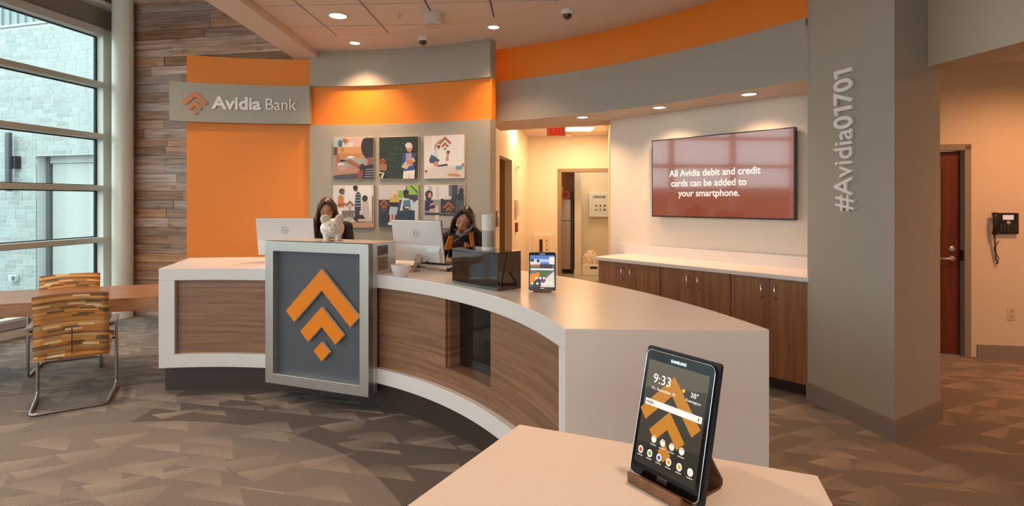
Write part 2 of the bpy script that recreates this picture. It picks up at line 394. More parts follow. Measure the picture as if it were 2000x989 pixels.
# window wall
NF = frame((-5.57, 7.45, 0), UD)           # x towards the back wall, z into the room
ww = struct(MB().box((-14, 0, -0.2), (0.05, 0.2, 0.0)).build('wall_left', WHITEP, world=NF))
part(MB().box((-14, 0.2, -0.16), (0.0, 0.235, 0.05)), 'window_sill', ALU, ww, bevel=0.004)
part(MB().box((-14, 0.1, 0.0), (0.0, 0.107, 0.004)), 'seam', ALUD, ww)
part(MB().box((-14, 3.95, -0.2), (0.05, 4.4, -0.04)), 'shade_pocket', mat('shade_pocket_taupe', '8d8272', 0.6), ww)
part(MB().box((-14, 4.24, -0.04), (0.05, 4.30, 0.10)), 'pocket_trim', ALU, ww)
win = struct(MB().box((-0.16, 0.235, -0.16), (0.02, 3.95, 0.0)).build('window_1', ALU, world=NF))
zs = [1.03, 1.735, 2.44, 3.145, 3.85]
for z in zs: part(MB().box((-14, z, -0.15), (-0.16, z + (0.07 if z < 3.8 else 0.10), 0.03)), 'transom', mat('transom_aluminium', 'c9c4b8', 0.4), win, bevel=0.004)
for x in (-1.75, -3.35, -4.95, -6.55, -8.15, -9.75, -11.35): part(MB().box((x - 0.05, 0.235, -0.16), (x + 0.05, 3.95, 0.0)), 'mullion', ALU, win, bevel=0.004)
part(MB().box((-0.185, 0.235, -0.13), (-0.16, 3.95, -0.10)), 'gasket', ALUD, win)
edges = [0.235] + zs + [3.85]
xs = [-0.185, -1.7, -3.3, -4.9, -6.5, -8.1, -9.7, -11.3]
for k in range(5):
    lo = 0.235 if k == 0 else zs[k - 1] + 0.07; hi = zs[k]
    part(MB().box((-14, lo - 0.001, -0.13), (-0.185, lo + 0.012, -0.10)).box((-14, hi - 0.014, -0.13), (-0.185, hi + 0.001, -0.10)), 'gasket', ALUD, win)
    for q in range(7):
        part(MB().box((xs[q + 1], lo, -0.118), (xs[q] - (0 if q == 0 else 0.1), hi, -0.112)), 'pane', GLASS, win)
# rear and right walls of the lobby (behind the camera)
rw = struct(MB().box((-7.6, -6.3, 0), (7, -6.1, 0.4)).box((-7.6, -6.3, 3.2), (7, -6.1, 4.5)).box((-0.3, -6.3, 0.4), (7, -6.1, 3.2)).build('wall_rear', WALLW))
for x in (-7.5, -5.4, -3.3, -1.2): part(MB().box((x - 0.08, -6.28, 0.4), (x + 0.08, -6.12, 3.2)), 'mullion', ALU, rw)
part(MB().box((-7.6, -6.25, 1.75), (-0.3, -6.15, 1.83)), 'transom', ALU, rw)
struct(MB().box((6.6, -6.3, 0), (6.8, 8, 4.5)).build('wall_right', BEIGE))
# white round column
cpt = Vector((-5.335, 7.3, 0))
colm = struct(MB().lathe([(0.125, 0), (0.125, 2.32), (0.123, 2.322), (0.123, 2.328), (0.125, 2.33), (0.125, 4.35)], n=40).build('column', mat('column_gloss_paint', 'e2e0d2', 0.22), world=Matrix.Translation(cpt), angle=0.5))
# curved orange and grey walls
AL, _ = ring_angle(364.5, 5.03); AM, _ = ring_angle(605, 4.98); AR, YR = ring_angle(957, 4.98)
struct(MB().arc(5.03, 5.12, AM, AL, 0, 3.374, n=24).build('wall_orange', ORANGE, angle=0.5))
gw = struct(MB().arc(5.02, 5.12, AR, AM, 0, ZC, n=30).build('wall_curved', ORANGE, angle=0.5))
part(MB().arc(4.98, 5.02, AR, AM, 0, 2.545, n=30), 'lower_panel', GREY, gw, angle=0.5)
part(MB().arc(4.98, 5.02, AR, AM, 3.03, ZC, n=30), 'upper_panel', GREY, gw, angle=0.5)
part(MB().arc(4.985, 5.12, AR - 0.02, AR, 0, 2.545, n=1).arc(4.985, 5.12, AR - 0.02, AR, 3.03, ZC, n=1), 'end_cap', GREY, gw)
# fascia above the opening, with orange band
FC = (-2.83, 1.11)
def fpt(a, R): return (FC[0] + R * math.cos(a), FC[1] + R * math.sin(a))
fa0 = math.atan2(4.27 - FC[1], 2.36 - FC[0]); fa1 = math.atan2(6.60 - FC[1], -0.30 - FC[0]); FR = 6.06
def farc(R0, R1, z0, z1, n=30):
    m_ = MB(); vs = []; fs = []
    for i in range(n + 1):
        a = fa0 + (fa1 - fa0) * i / n; p, q = fpt(a, R0), fpt(a, R1)
        vs += [(p[0], p[1], z0), (q[0], q[1], z0), (q[0], q[1], z1), (p[0], p[1], z1)]
    for i in range(n):
        for j in range(4): fs.append([4 * i + j, 4 * i + (j + 1) % 4, 4 * i + 4 + (j + 1) % 4, 4 * i + 4 + j])
    fs += [[0, 3, 2, 1], [4 * n, 4 * n + 1, 4 * n + 2, 4 * n + 3]]
    return m_.add(vs, fs)
ZS = 2.57
fas = struct(farc(FR, FR + 0.16, ZS + 0.001, 3.065).build('wall_fascia', GREY, angle=0.5))
part(farc(FR + 0.05, FR + 0.16, 3.065, ZC), 'orange_band', ORANGE, fas, angle=0.5)
A_ = Vector((1.185, 6.42, 0)); TD = Vector((0.672, -0.741, 0)); TN = Vector((-0.741, -0.672, 0))
arcp = [fpt(fa0 + (fa1 - fa0) * i / 20, FR + 0.001) for i in range(21)]
Bx = A_ + TD * 2.9
struct(MB().prism(arcp + [(-0.16, 7.4), (0.74, 7.03), (1.3, 6.8), (1.5, 6.5), (Bx.x + 0.2, Bx.y + 0.2)], ZS, 3.0).build('ceiling_soffit', CEIL))
# tv wall
TF = frame(A_, TD)
tvw = struct(MB().box((0, 0, -0.14), (2.9, ZS, 0.0)).build('wall_screen', WALLW, world=TF))
# pillar with letters
PL, PC, PRt = (2.37, 4.27), (2.535, 3.53), (3.12, 3.88)
pil = struct(MB().prism([PL, PC, PRt, (3.25, 5.0), (2.80, 4.64)], 0, ZC + 0.05).build('wall_pillar', GREY))
def offset_strip(pts, d, z0, z1, m, name, parent, **k):
    mb_ = MB()
    for i in range(len(pts) - 1):
        a, b = Vector(pts[i]), Vector(pts[i + 1]); t = (b - a).normalized(); n = Vector((t.y, -t.x))
        e = d
        mb_.prism([tuple(a - t * (e if i else 0)), tuple(b + t * e), tuple(b + t * e + n * d), tuple(a - t * (e if i else 0) + n * d)], z0, z1)
    return part(mb_, name, m, parent, **k)
bb = [(2.37, 4.27), (2.535, 3.53), (3.12, 3.88), (3.19, 4.6)]
mb = MB()
def path_strip(mb_, pts, d, z0, z1):       # mitred strip on the outer (right-hand) side of a path
    P = [Vector(p) for p in pts]; out = []
    for i, p in enumerate(P):
        ns = []
        if i: t = (p - P[i - 1]).normalized(); ns.append(Vector((-t.y, t.x)))
        if i < len(P) - 1: t = (P[i + 1] - p).normalized(); ns.append(Vector((-t.y, t.x)))
        n = sum(ns, Vector((0, 0))).normalized(); n = n / max(0.3, n.dot(ns[0])); out.append(p - n * d)
    for i in range(len(P) - 1): mb_.prism([tuple(P[i]), tuple(P[i + 1]), tuple(out[i + 1]), tuple(out[i])], z0, z1)
    return mb_
path_strip(mb, bb, 0.014, 0, 0.125); path_strip(mb, bb, 0.009, 0.125, 0.145)
struct(mb.build('baseboard_pillar', BASEB))
# hall on the right
HF = frame((3.0, 5.739, 0), VD)            # hall wall: x to the right, z towards the camera
hx = lambda px: (lambda k: ((3.0 - k * 5.739) / (-k * UX - UY) * 1.0))(kx(px))
def hall_x(px):                            # distance along the hall wall at a pixel column
    k = kx(px); return (k * 5.739 - 3.0) / (UY + k * UX)
def hall_Y(x): return 5.739 - UX * x
d1 = hall_x(1882); d0 = d1 - 0.92
struct(MB().box((-0.2, 0, -0.15), (d0 - 0.05, 3.0, 0)).box((d1 + 0.05, 0, -0.15), (3.9, 3.0, 0)).box((d0 - 0.05, 2.17, -0.15), (d1 + 0.05, 3.0, 0)).build('wall_hall', BEIGE, world=HF))
struct(MB().box((3.2, 3.0, 3.0), (6.7, 6.3, 3.1)).build('ceiling_hall', CEIL))
struct(MB().box((d1 + 0.12, 0, 0), (3.9, 0.115, 0.014)).box((d1 + 0.12, 0.115, 0), (3.9, 0.13, 0.008)).build('baseboard_hall', BASEB, world=HF))
bk0, bk1 = Vector((2.95, 3.80)), Vector((3.10, 2.9)); bd = (bk1 - bk0).normalized(); b2 = bk0 + bd * 9
nb = Vector((-bd.y, bd.x))
struct(MB().prism([tuple(bk0), tuple(b2), tuple(b2 + nb * 0.3), tuple(bk0 + nb * 0.3)], 2.55, ZC + 0.06).build('trim_2', mat('bulkhead_paint', 'cfc0aa', 0.65)))
# hall door
dr = struct(MB().box((d0 + 0.005, 0.01, -0.09), (d1 - 0.38, 2.11, -0.045)).box((d1 - 0.12 - 0.05, 0.01, -0.09), (d1 - 0.005, 2.11, -0.045)).box((d1 - 0.38, 0.01, -0.09), (d1 - 0.17, 1.33, -0.045)).box((d1 - 0.38, 1.93, -0.09), (d1 - 0.17, 2.11, -0.045)).build('door_1', DOORW, world=HF))
part(MB().box((d1 - 0.38, 1.33, -0.07), (d1 - 0.17, 1.93, -0.064)), 'pane', mat('door_lite', 'd8b184', 0.2), dr)
part(MB().box((d1, 0, -0.15), (d1 + 0.06, 2.17, 0.02)).box((d0 - 0.06, 0, -0.15), (d0, 2.17, 0.02)).box((d0 - 0.06, 2.115, -0.15), (d1 + 0.06, 2.18, 0.02)), 'door_frame', FRAMEG, dr, bevel=0.004)
part(MB().lathe([(0.028, 0), (0.028, 0.012), (0.018, 0.02)], n=20), 'deadbolt', STEEL, dr, local=T(d1 - 0.085, 1.10, -0.045))
h = part(MB().lathe([(0.026, 0), (0.026, 0.012), (0.012, 0.014), (0.012, 0.05)], n=20), 'door_handle', STEEL, dr, local=T(d1 - 0.085, 1.0, -0.045))
part(MB().tube([(0.01, 0, 0.045), (-0.05, 0, 0.05), (-0.125, 0, 0.042)], 0.009, n=10), 'lever', STEEL, h, smooth=True)
part(MB().box((d1 - 0.012, 0.98, -0.05), (d1 + 0.003, 1.09, 0.004)), 'strike_plate', BLACK, dr)
# corridor
KF = frame((0.34 - UD.x * 4.6, 10.8 - UD.y * 4.6, 0), UD)     # left corridor wall: x away from the camera, z to the right
ox0, ox1 = 1.50, 2.58
cl = struct(MB().box((0.55, 0, -0.12), (ox0, 2.95, 0)).box((ox1, 0, -0.12), (4.6, 2.95, 0)).box((ox0, 2.265, -0.12), (ox1, 2.95, 0)).build('wall_corridor', WALLW, world=KF))
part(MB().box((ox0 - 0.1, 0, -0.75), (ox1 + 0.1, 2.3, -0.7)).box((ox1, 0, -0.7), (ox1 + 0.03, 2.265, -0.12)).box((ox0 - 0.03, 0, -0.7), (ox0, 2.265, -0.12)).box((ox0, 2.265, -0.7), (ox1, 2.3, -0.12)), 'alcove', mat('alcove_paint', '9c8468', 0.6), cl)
EF = frame((0.34, 10.8, 0), VD)
e0, e1 = 0.66, 1.62
cb = struct(MB().box((-0.3, 0, -0.12), (e0 - 0.06, 2.95, 0)).box((e1 + 0.06, 0, -0.12), (2.4, 2.95, 0)).box((e0 - 0.06, 2.22, -0.12), (e1 + 0.06, 2.95, 0)).build('wall_corridor_end', WALLW, world=EF))
struct(MB().box((e0 - 0.07, 0, -0.15), (e0, 2.2, 0.025)).box((e1, 0, -0.15), (e1 + 0.07, 2.2, 0.025)).box((e0 - 0.07, 2.17, -0.15), (e1 + 0.07, 2.24, 0.025)).build('door_2', FRAMEG, world=EF, bevel=0.004))
cc_ = A_ + UD * 4.5
struct(MB().prism([(A_.x, A_.y), (A_.x + UD.x * 4.3 + 0.02, A_.y + UD.y * 4.3), (A_.x + UD.x * 4.3 + 0.17, A_.y + UD.y * 4.3), (A_.x + 0.15, A_.y)], 0, 2.95).build('wall_corridor_side', WALLW))
cce = struct(MB().box((-1.2, 6.9, 2.91), (3.2, 11.2, 3.02)).build('ceiling_corridor', CEIL))
for i in range(4):
    for j in range(5):
        p = Vector((0.15, 7.0, 0)) + UD * (0.61 * j + 1.0) + VD * (0.61 * i - 0.2)
        part(MB().box((-0.297, -0.297, 0), (0.297, 0.297, 0.01)), 'ceiling_tile', TILE, cce, local=T(p.x, p.y, 2.90) @ RZ(-0.169))
# kitchen behind the corridor
struct(MB().box((-0.4, 0, -1.62), (3.4, 2.8, -1.5)).box((-0.4, 0, -1.5), (0.15, 2.8, -0.13)).box((2.5, 0, -1.5), (2.62, 2.8, -0.13)).build('wall_kitchen', mat('kitchen_paint', 'ddd2b8', 0.6), world=EF))
struct(MB().box((-0.4, 2.6, -1.6), (2.7, 2.7, -0.12)).build('ceiling_kitchen', CEIL, world=EF))
struct(MB().box((0, 0.0, -1.5), (2.6, 0.004, -0.0)).build('floor_kitchen', mat('kitchen_tile', 'a9a294', 0.2), world=EF))
# exterior
XF = frame((-12.6, 12.23, 0), (0.966, -0.258, 0))
def ext_pt(px, py):
    k = kx(px); o_ = XF.translation; d_ = Vector((0.966, -0.258)); q = (k * o_.y - o_.x) / (d_.x - k * d_.y); return q, zt(py, o_.y + d_.y * q)
D0, D1, DZ = ext_pt(70, 300)[0], ext_pt(196, 300)[0], ext_pt(100, 304)[1]
ext = struct(MB().box((-1.5, -0.6, -0.3), (D0, 5.45, -0.004)).box((D1, -0.6, -0.3), (6, 5.45, -0.004)).box((D0, DZ, -0.3), (D1, 5.45, -0.004)).box((D0 - 0.05, -0.6, -0.5), (D1 + 0.05, DZ + 0.05, -0.3)).build('wall_outside', mat('mortar', 'ccd2cf', 0.9), world=XF))
BR = wood('grey_green_brick', [(0.3, '9da6a4'), (0.6, 'a9b1ae'), (0.8, 'b1b9b5')], (6, 6, 6), 0.85, 0.12)
nb_, rest = 0, MB()
bricks = []
for r in range(59):
    z0 = -0.5 + r * 0.1; x = 0.55 - random.choice((0.0, 0.12, 0.22, 0.3))
    while x < 4.6:
        L = random.choice((0.31, 0.31, 0.31, 0.2)); a, b = x, x + L - 0.012
        z1 = z0 + 0.088
        segs = [(a, b)]
        if z0 < DZ:
            segs = []
            if a < D0: segs.append((a, min(b, D0)))
            if b > D1: segs.append((max(a, D1), b))
        for s0, s1 in segs:
            if s1 - s0 > 0.03: bricks.append((s0, s1, z0, z1))
        x += L
def vis(b):
    P = XF @ Vector(((b[0] + b[1]) / 2, b[2], 0)); px = 1000 + F * P.x / P.y; py = HOR - F * (P.z - EYE) / P.y
    return 0 < px < 205 and 40 < py < 560
bricks.sort(key=lambda b: (not vis(b), b[0] // 0.8, b[2]))
for i, b in enumerate(bricks):
    if i < 300: part(MB().box((b[0], b[2], -0.02), (b[1], b[3], random.uniform(0.0, 0.004))), 'brick', BR, ext)
    else: rest.box((b[0], b[2], -0.02), (b[1], b[3], 0.002))
if rest.v: o = part(rest, 'brick_courses', BR, ext); o['kind'] = 'stuff'
part(MB().box((-1.5, 5.45, -0.35), (6, 5.50, 0.04)), 'coping', mat('coping_stone', 'b4b8b5', 0.7), ext)
pan = mat('pale_metal_cladding', '8b9596', 0.5)
for i in range(40): part(MB().box((0.3 + i * 0.12, 5.52, -0.2), (0.3 + i * 0.12 + 0.1, 7.2, -0.16 + 0.03 * (i % 2))), 'cladding_panel', pan, ext)
part(MB().box((D0 + 0.13, -0.5, -0.3), (D1 - 0.17, DZ - 0.16, -0.25)).box((D0 + 0.10, DZ - 0.15, -0.3), (D1 - 0.1, DZ, -0.22)), 'service_door', mat('pale_door_paint', 'b9bdb9', 0.6), ext)
part(MB().box((D0, -0.5, -0.3), (D0 + 0.1, DZ, -0.2)).box((D1 - 0.16, -0.5, -0.3), (D1, DZ, -0.2)), 'door_reveal', mat('reveal_grey', '5d6464', 0.8), ext)
struct(MB().box((-40, -40, -0.75), (-6.9, 40, -0.6)).build('ground_outside', mat('asphalt', '5a5c5c', 0.9)))
struct(MB().box((-24, -30, -0.6), (-22, 9, 2.3)).build('wall_street', mat('street_building', '6f5c52', 0.9)))
# ------------------------------------------------------------------ reception counter
RI, RO, HT = 2.77, 3.64, 1.035
aL, aR, bL, bR = 99.8, 13.86, 101.5, 10.36
def arc2(mb_, R0, R1, a0, a1, b0, b1, z0, z1, n=48):
    vs = []; fs = []
    for i in range(n + 1):
        p, q = ring(a0 + (a1 - a0) * i / n, R0), ring(b0 + (b1 - b0) * i / n, R1)
        vs += [(p.x, p.y, z0), (q.x, q.y, z0), (q.x, q.y, z1), (p.x, p.y, z1)]
    for i in range(n):
        for j in range(4): fs.append([4 * i + j, 4 * i + (j + 1) % 4, 4 * i + 4 + (j + 1) % 4, 4 * i + 4 + j])
    fs += [[0, 3, 2, 1], [4 * n, 4 * n + 1, 4 * n + 2, 4 * n + 3]]
    return mb_.add(vs, fs)
ct_ = thing('reception_counter', ring(57, 3.2), 'long curved reception counter with white top and walnut panels', 'counter')
def cpart(mb_, name, m, **k): return mb_.build(name, m, ct_, **k)
cpart(arc2(MB(), RI, RO, aR, aL, bR, bL, 0.935, HT, 60), 'countertop', WHITE, bevel=0.004)
n0, _ = ring_angle(870, 2.81); n1, _ = ring_angle(958, 2.81)
K = 97.3, 15.6
cpart(MB().arc(2.81, 2.835, n0, K[0], 0.32, 0.935, n=40), 'front_panel', WALNUT, angle=0.5)
cpart(MB().arc(2.81, 2.835, K[1], n1, 0.32, 0.935, n=24), 'front_panel', WALNUT, angle=0.5)
cpart(MB().arc(2.81, 2.835, n1, n0, 0.32, 0.452, n=8), 'front_panel', WALNUT, angle=0.5)
nic = cpart(MB().arc(2.835, 2.94, n0 - 0.3, n0, 0.43, 0.935, n=1).arc(2.835, 2.94, n1, n1 + 0.3, 0.43, 0.935, n=1).arc(2.81, 2.94, n1, n0, 0.43, 0.451, n=4), 'niche_lining', WALNUT)
nic.data.materials[0] = WALNUT
q = cpart(MB().arc(2.925, 2.94, n1, n0, 0.45, 0.935, n=8), 'niche_panel', GLOSS, angle=0.5)
cpart(MB().arc(RI, 2.835, aR, aL, 0.208, 0.32, n=60), 'lower_band', WHITE, bevel=0.003)
cpart(MB().arc(RI, 2.835, K[0], aL, 0.32, 0.935, n=3), 'stile', WHITE)
cpart(MB().arc(RI, 2.835, aR, K[1], 0.32, 0.935, n=3), 'stile', WHITE)
cpart(arc2(MB(), 2.835, RO, aL - 0.5, aL, bL - 0.7, bL, 0.208, 0.935, 2), 'end_panel', WHITE)
pA, pB = ring(aR, RI), ring(bR, RO); pA.y -= 0.003; pB.y -= 0.003
cpart(MB().prism([(pA.x, pA.y), (pB.x, pB.y), (pB.x, pB.y + 0.03), (pA.x, pA.y + 0.03)], 0.0, 1.033), 'end_panel', WHITE)
cpart(MB().arc(2.84, 2.86, aR + 1, aL - 0.4, 0, 0.208, n=60), 'toe_kick', DARKT, angle=0.5)
cpart(arc2(MB(), 2.86, 3.6, aL - 1.0, aL - 0.4, bL - 1.2, bL - 0.7, 0, 0.208, 2), 'toe_kick', DARKT)
cpart(MB().arc(3.55, 3.57, bR + 1.2, bL - 1, 0, 0.935, n=50), 'back_panel', WALNUT, angle=0.5)
# ------------------------------------------------------------------ emblem box on the counter front
BL_ = Vector((-1.986, 4.285, 0)); BD = Vector((0.92, -0.335, 0)).normalized(); BF = frame(BL_, BD); BW, B0, B1 = 0.979, 0.138, 1.275
bx = thing('emblem_box', BF @ T(BW / 2, B0, -0.18), 'tall brushed steel sign box with orange chevrons on slate panel', 'sign box')
OB = T(-BW / 2, -B0, 0.18)
def bpart(mb_, name, m, **k): return part(mb_, name, m, bx, local=OB, **k)
fw = 0.078
zt_ = HT + 0.002
bpart(MB().box((0, B0, -0.115), (0.012, B1, -0.001)).box((BW - 0.012, B0, -0.115), (BW, B1, -0.001)).box((0, zt_, -0.37), (0.012, B1, -0.115)).box((BW - 0.012, zt_, -0.37), (BW, B1, -0.115)).box((0.012, B1 - 0.012, -0.37), (BW - 0.012, B1, -0.001)).box((0.012, B0, -0.115), (BW - 0.012, B0 + 0.012, -0.001)).box((0.012, zt_, -0.37), (BW - 0.012, B1 - 0.012, -0.358)), 'casing', STEEL)
bpart(MB().box((0, B0, -0.06), (fw, B1, 0.0)).box((BW - fw, B0, -0.06), (BW, B1, 0.0)).box((fw, B1 - fw, -0.06), (BW - fw, B1, 0)).box((fw, B0, -0.06), (BW - fw, B0 + fw, 0)), 'front_frame', STEEL, bevel=0.002)
bpart(MB().box((fw - 0.01, B0 + fw - 0.01, -0.075), (BW - fw + 0.01, B1 - fw + 0.01, -0.058)), 'slate_panel', SLATE)
WEDGE = mat('white_acrylic_edge', 'f3ebe2', 0.4)
for i, poly in enumerate(emblem(0.00212)):
    part(MB().prism(poly, 0, 0.028, ORANGEF, None, WEDGE), ['outer_chevron', 'inner_chevron', 'diamond'][i], None, bx, local=OB @ T(0.535, 1.068, -0.05))
SF = frame(BL_ + BD * BW, -Vector((BD.y, -BD.x, 0)))
SFl = (BF @ T(BW / 2, B0, -0.18)).inverted() @ SF
brz = mat('bronze_plaque', '6e5d50', 0.35, 0.7)
fd = part(MB().box((0.12, 1.178, 0), (0.255, 1.252, 0.004)), 'plaque', brz, bx, local=SFl)
text('FDIC', 0.038, mat('plaque_ink', '2a2320', 0.5), fd, T(0.16, 1.2, 0.0042), bold=0.001)
nl = part(MB().box((0.12, 1.06, 0), (0.255, 1.17, 0.003)), 'notice_plate', mat('notice_silver', 'a2958a', 0.4, 0.5), bx, local=SFl)
for i in range(5): part(MB().box((0.13, 1.075 + i * 0.018, 0.003), (0.245 - 0.02 * (i % 2), 1.083 + i * 0.018, 0.0035)), 'printed_line', mat('print_line', '5c5049', 0.6), nl)
# ------------------------------------------------------------------ podium in the foreground
pq = [(0.018, 1.285), (0.60, 1.045), (0.47, 0.62), (-0.30, 0.76), (-0.175, 0.96)]
pd = thing('podium', (0.15, 0.95, 0), 'white display podium in the foreground carrying the large tablet', 'podium')
MB().prism([tuple(Vector((0.15, 0.95)) + (Vector(p) - Vector((0.15, 0.95)))) for p in pq], 1.02, 1.06).build('podium_top', WHITE, pd, bevel=0.002)
MB().prism([tuple(Vector((0.17, 0.93)) + (Vector(p) - Vector((0.17, 0.93))) * 0.9) for p in pq], 0.0, 1.02).build('podium_body', WHITE, pd)
# ------------------------------------------------------------------ tablets
def tablet(M, label, scr, w=0.169, h=0.237, case=False, tilt=0.26, stand_label=''):
    t = thing('tablet', M @ T(0, 0, 0.0) @ RX(PI / 2 - tilt), label, 'tablet')   # local x right, y up along the slab, z to the viewer
    def rr(w_, h_, r, y0=0):
        pts = []
        for cx_, cy_, a in ((w_ / 2 - r, h_ - r, 0), (-w_ / 2 + r, h_ - r, 90), (-w_ / 2 + r, r, 180), (w_ / 2 - r, r, 270)):
            for k in range(6): pts.append((cx_ + r * math.cos(math.radians(a + 18 * k)), y0 + cy_ + r * math.sin(math.radians(a + 18 * k))))
        return pts
    part(MB().prism(rr(w, h, 0.012), 0.0, 0.0075), 'body', BLACK, t, bevel=0.001)
    part(MB().prism(rr(w - 0.003, h - 0.003, 0.011, 0.0015), 0.0074, 0.0079), 'front_glass', mat('tablet_front_glass', '0e0a0c', 0.12, spec=0.25), t)
    rim = rr(w + 0.0006, h + 0.0006, 0.012, -0.0003)
    part(MB().tube([(p[0], p[1], 0.0066) for p in rim], 0.0008, n=6, closed=True), 'chrome_rim', CHROME, t, smooth=True)
    if case: part(MB().prism(rr(w + 0.012, h + 0.010, 0.006, -0.003), -0.008, -0.0005), 'folio_case', mat('folio_case_black', '1a1820', 0.6), t)
    s = part(scr, 'screen', None, t, local=T(0, 0.022, 0.0080), fix=False)
    text('SAMSUNG', 0.0075, CHROME, t, T(0, h - 0.014, 0.0081), align='CENTER', bold=0.0002)
    part(MB().prism([(-0.011, 0.006), (0.011, 0.006), (0.011, 0.0145), (-0.011, 0.0145)], 0.0078, 0.0086, CHROME), 'home_button', CHROME, t)
    part(MB().prism([(-0.0095, 0.0073), (0.0095, 0.0073), (0.0095, 0.0132), (-0.0095, 0.0132)], 0.0085, 0.0088), 'home_button_face', BLACK, t)
    return t
def stand(M, label, w=0.12):
    s = thing('tablet_stand', M, label, 'tablet stand')
    prof = [(-0.030, 0.018), (-0.026, 0.004), (-0.018, 0.0), (0.02, 0.0), (0.085, 0.0), (0.097, 0.006), (0.098, 0.016), (0.05, 0.085)]
    def strip(pts, t_):
        mb_ = MB()
        for i in range(len(pts) - 1):
            a, b = Vector(pts[i]), Vector(pts[i + 1]); d = (b - a).normalized(); n = Vector((-d.y, d.x)) * t_
            q_ = [a, b, b + n, a + n]
            mb_.add([(x_, p[0], p[1]) for x_ in (-w / 2, w / 2) for p in q_], [(0, 1, 2, 3), (7, 6, 5, 4), (0, 4, 5, 1), (1, 5, 6, 2), (2, 6, 7, 3), (3, 7, 4, 0)])
        return mb_
    part(strip(prof, 0.004), 'bent_wood_strip', STANDW, s)
    part(MB().box((-w / 2, -0.033, 0.002), (w / 2, -0.027, 0.022)), 'front_lip', STANDW, s, bevel=0.002)
    return s
def E_(name, c, s): return mat(name, c, 0.2, emit=c, es=s, spec=0.3)
def screen_mb(items, w, h, es=0.55):
    mb_ = MB()
    for i, (c, poly) in enumerate(items):
        mb_.add([((p[0] - 0.5) * w, p[1] * h, i * 0.00006) for p in poly], [list(range(len(poly)))], E_('lit_' + c + str(es), c, es))
    return mb_
sw, sh = 0.152, 0.196
def emb01(cx_, top, s, c, ar): return [(c, [(cx_ + p[0], top + p[1] * ar) for p in poly]) for poly in emblem(s)]
items = [('3a342b', R4(0, 0, 1, 1)), ('57503f', [(0, 0.72), (1, 0.85), (1, 1), (0, 1)]), ('2c271f', [(0, 0), (1, 0), (1, 0.3), (0, 0.2)])]
items += [('b5781f', p) for _, p in emb01(0.47, 0.90, 0.00305, 'x', 0.78)]
items += [('e9e6e2', R4(0.04, 0.565, 0.97, 0.625)), ('b9b4ae', R4(0.07, 0.585, 0.18, 0.605)), ('6a6a70', R4(0.91, 0.58, 0.93, 0.61)), ('f2c31b', EL(0.64, 0.80, 0.022, 0.017))]
for x_ in (0.28, 0.43, 0.58, 0.74): items += [('ece6dc', EL(x_, 0.27, 0.042, 0.034, 14)), ('c05a3a', R4(x_ - 0.025, 0.285, x_ + 0.02, 0.293)), ('cfcac4', R4(x_ - 0.05, 0.215, x_ + 0.05, 0.223))]
for x_, c in ((0.09, 'd8321f'), (0.25, '5f9e4a'), (0.41, '3a55b5'), (0.57, 'ef8a1d'), (0.74, 'd0a22c'), (0.91, 'd9d6d0')):
    items += [('eeeae4', EL(x_, 0.13, 0.043, 0.036, 14)), (c, EL(x_, 0.13, 0.026, 0.021, 10)), ('cfcac4', R4(x_ - 0.045, 0.075, x_ + 0.045, 0.083))]
big = screen_mb(items, 0.136, sh, 0.33)
tb = Vector((0.282, 0.99, 1.06)); TA = -0.93
TM = T(tb.x, tb.y, 1.068) @ RZ(TA)
bigt = tablet(TM, 'large black tablet showing a gold chevron screen on foreground podium', big, w=0.152, case=True, tilt=0.24)
LITW = E_('lit_text_white', 'f2efe8', 0.55)
for s_, sz, x_, y_ in (('9:33', 0.025, -0.052, 0.155), ('Fri, November 10', 0.0075, -0.052, 0.142), ('38°', 0.013, 0.034, 0.150), ('Framingham', 0.0065, 0.026, 0.141), ('Google', 0.008, -0.066, 0.1145)):
    text(s_, sz, LITW if s_ != 'Google' else mat('search_ink', '6b6660', 0.5), bigt, T(x_, y_ + 0.022 - 0.0, 0.0086), extrude=0.0)
stand(T(tb.x, tb.y, 1.06) @ RZ(TA), 'bent walnut stand holding the large foreground tablet', 0.12)
items = [('4f6fae', R4(0, 0, 1, 1)), ('9fb4d6', R4(0, 0.78, 1, 0.88)), ('d8d3cf', R4(0.78, 0.62, 1, 0.95)), ('5b5b5e', R4(0, 0.52, 1, 0.72)), ('c9c4c0', R4(0, 0.70, 0.42, 0.80)), ('3a3536', R4(0.4, 0.56, 0.9, 0.72)), ('b8613f', R4(0, 0.66, 0.4, 0.71)),
         ('2f3d22', EL(0.08, 0.84, 0.08, 0.05)), ('35322e', EL(0.33, 0.82, 0.06, 0.05)), ('5d5f62', R4(0, 0.0, 1, 0.52)), ('46602a', [(0.3, 0.53), (0.8, 0.50), (0.55, 0.25), (0.4, 0.22)]), ('c9c2b6', [(0.98, 0.5), (1, 0), (0.4, 0), (0.62, 0.25)]),
         ('f07a12', [(0, 0.38), (0.38, 0.46), (0.38, 0.3), (0.02, 0.1), (0, 0.1)]), ('5f3f68', EL(0.5, 0.22, 0.14, 0.10)), ('33302e', [(0.05, 0.1), (0.36, 0.28), (0.5, 0.12), (0.42, 0), (0.05, 0)]), ('eae6e8', R4(0.03, 0.535, 0.97, 0.58))]
for x_, y_ in ((0.26, 0.28), (0.42, 0.28), (0.57, 0.28), (0.1, 0.11), (0.3, 0.11), (0.48, 0.11), (0.66, 0.11), (0.86, 0.11)): items += [('efe9e2', EL(x_, y_, 0.045, 0.035, 12)), ('8a7f86', EL(x_, y_, 0.02, 0.015, 8))]
st = G(1059, 570, HT); a_ = -0.08
tablet(T(st.x, st.y, HT + 0.006) @ RZ(a_), 'black tablet showing a street photo, standing on the curved counter', screen_mb(items, sw, sh, 0.75), tilt=0.16)
stand(T(st.x, st.y, HT) @ RZ(a_), 'dark wooden stand under the tablet on curved counter', 0.11)
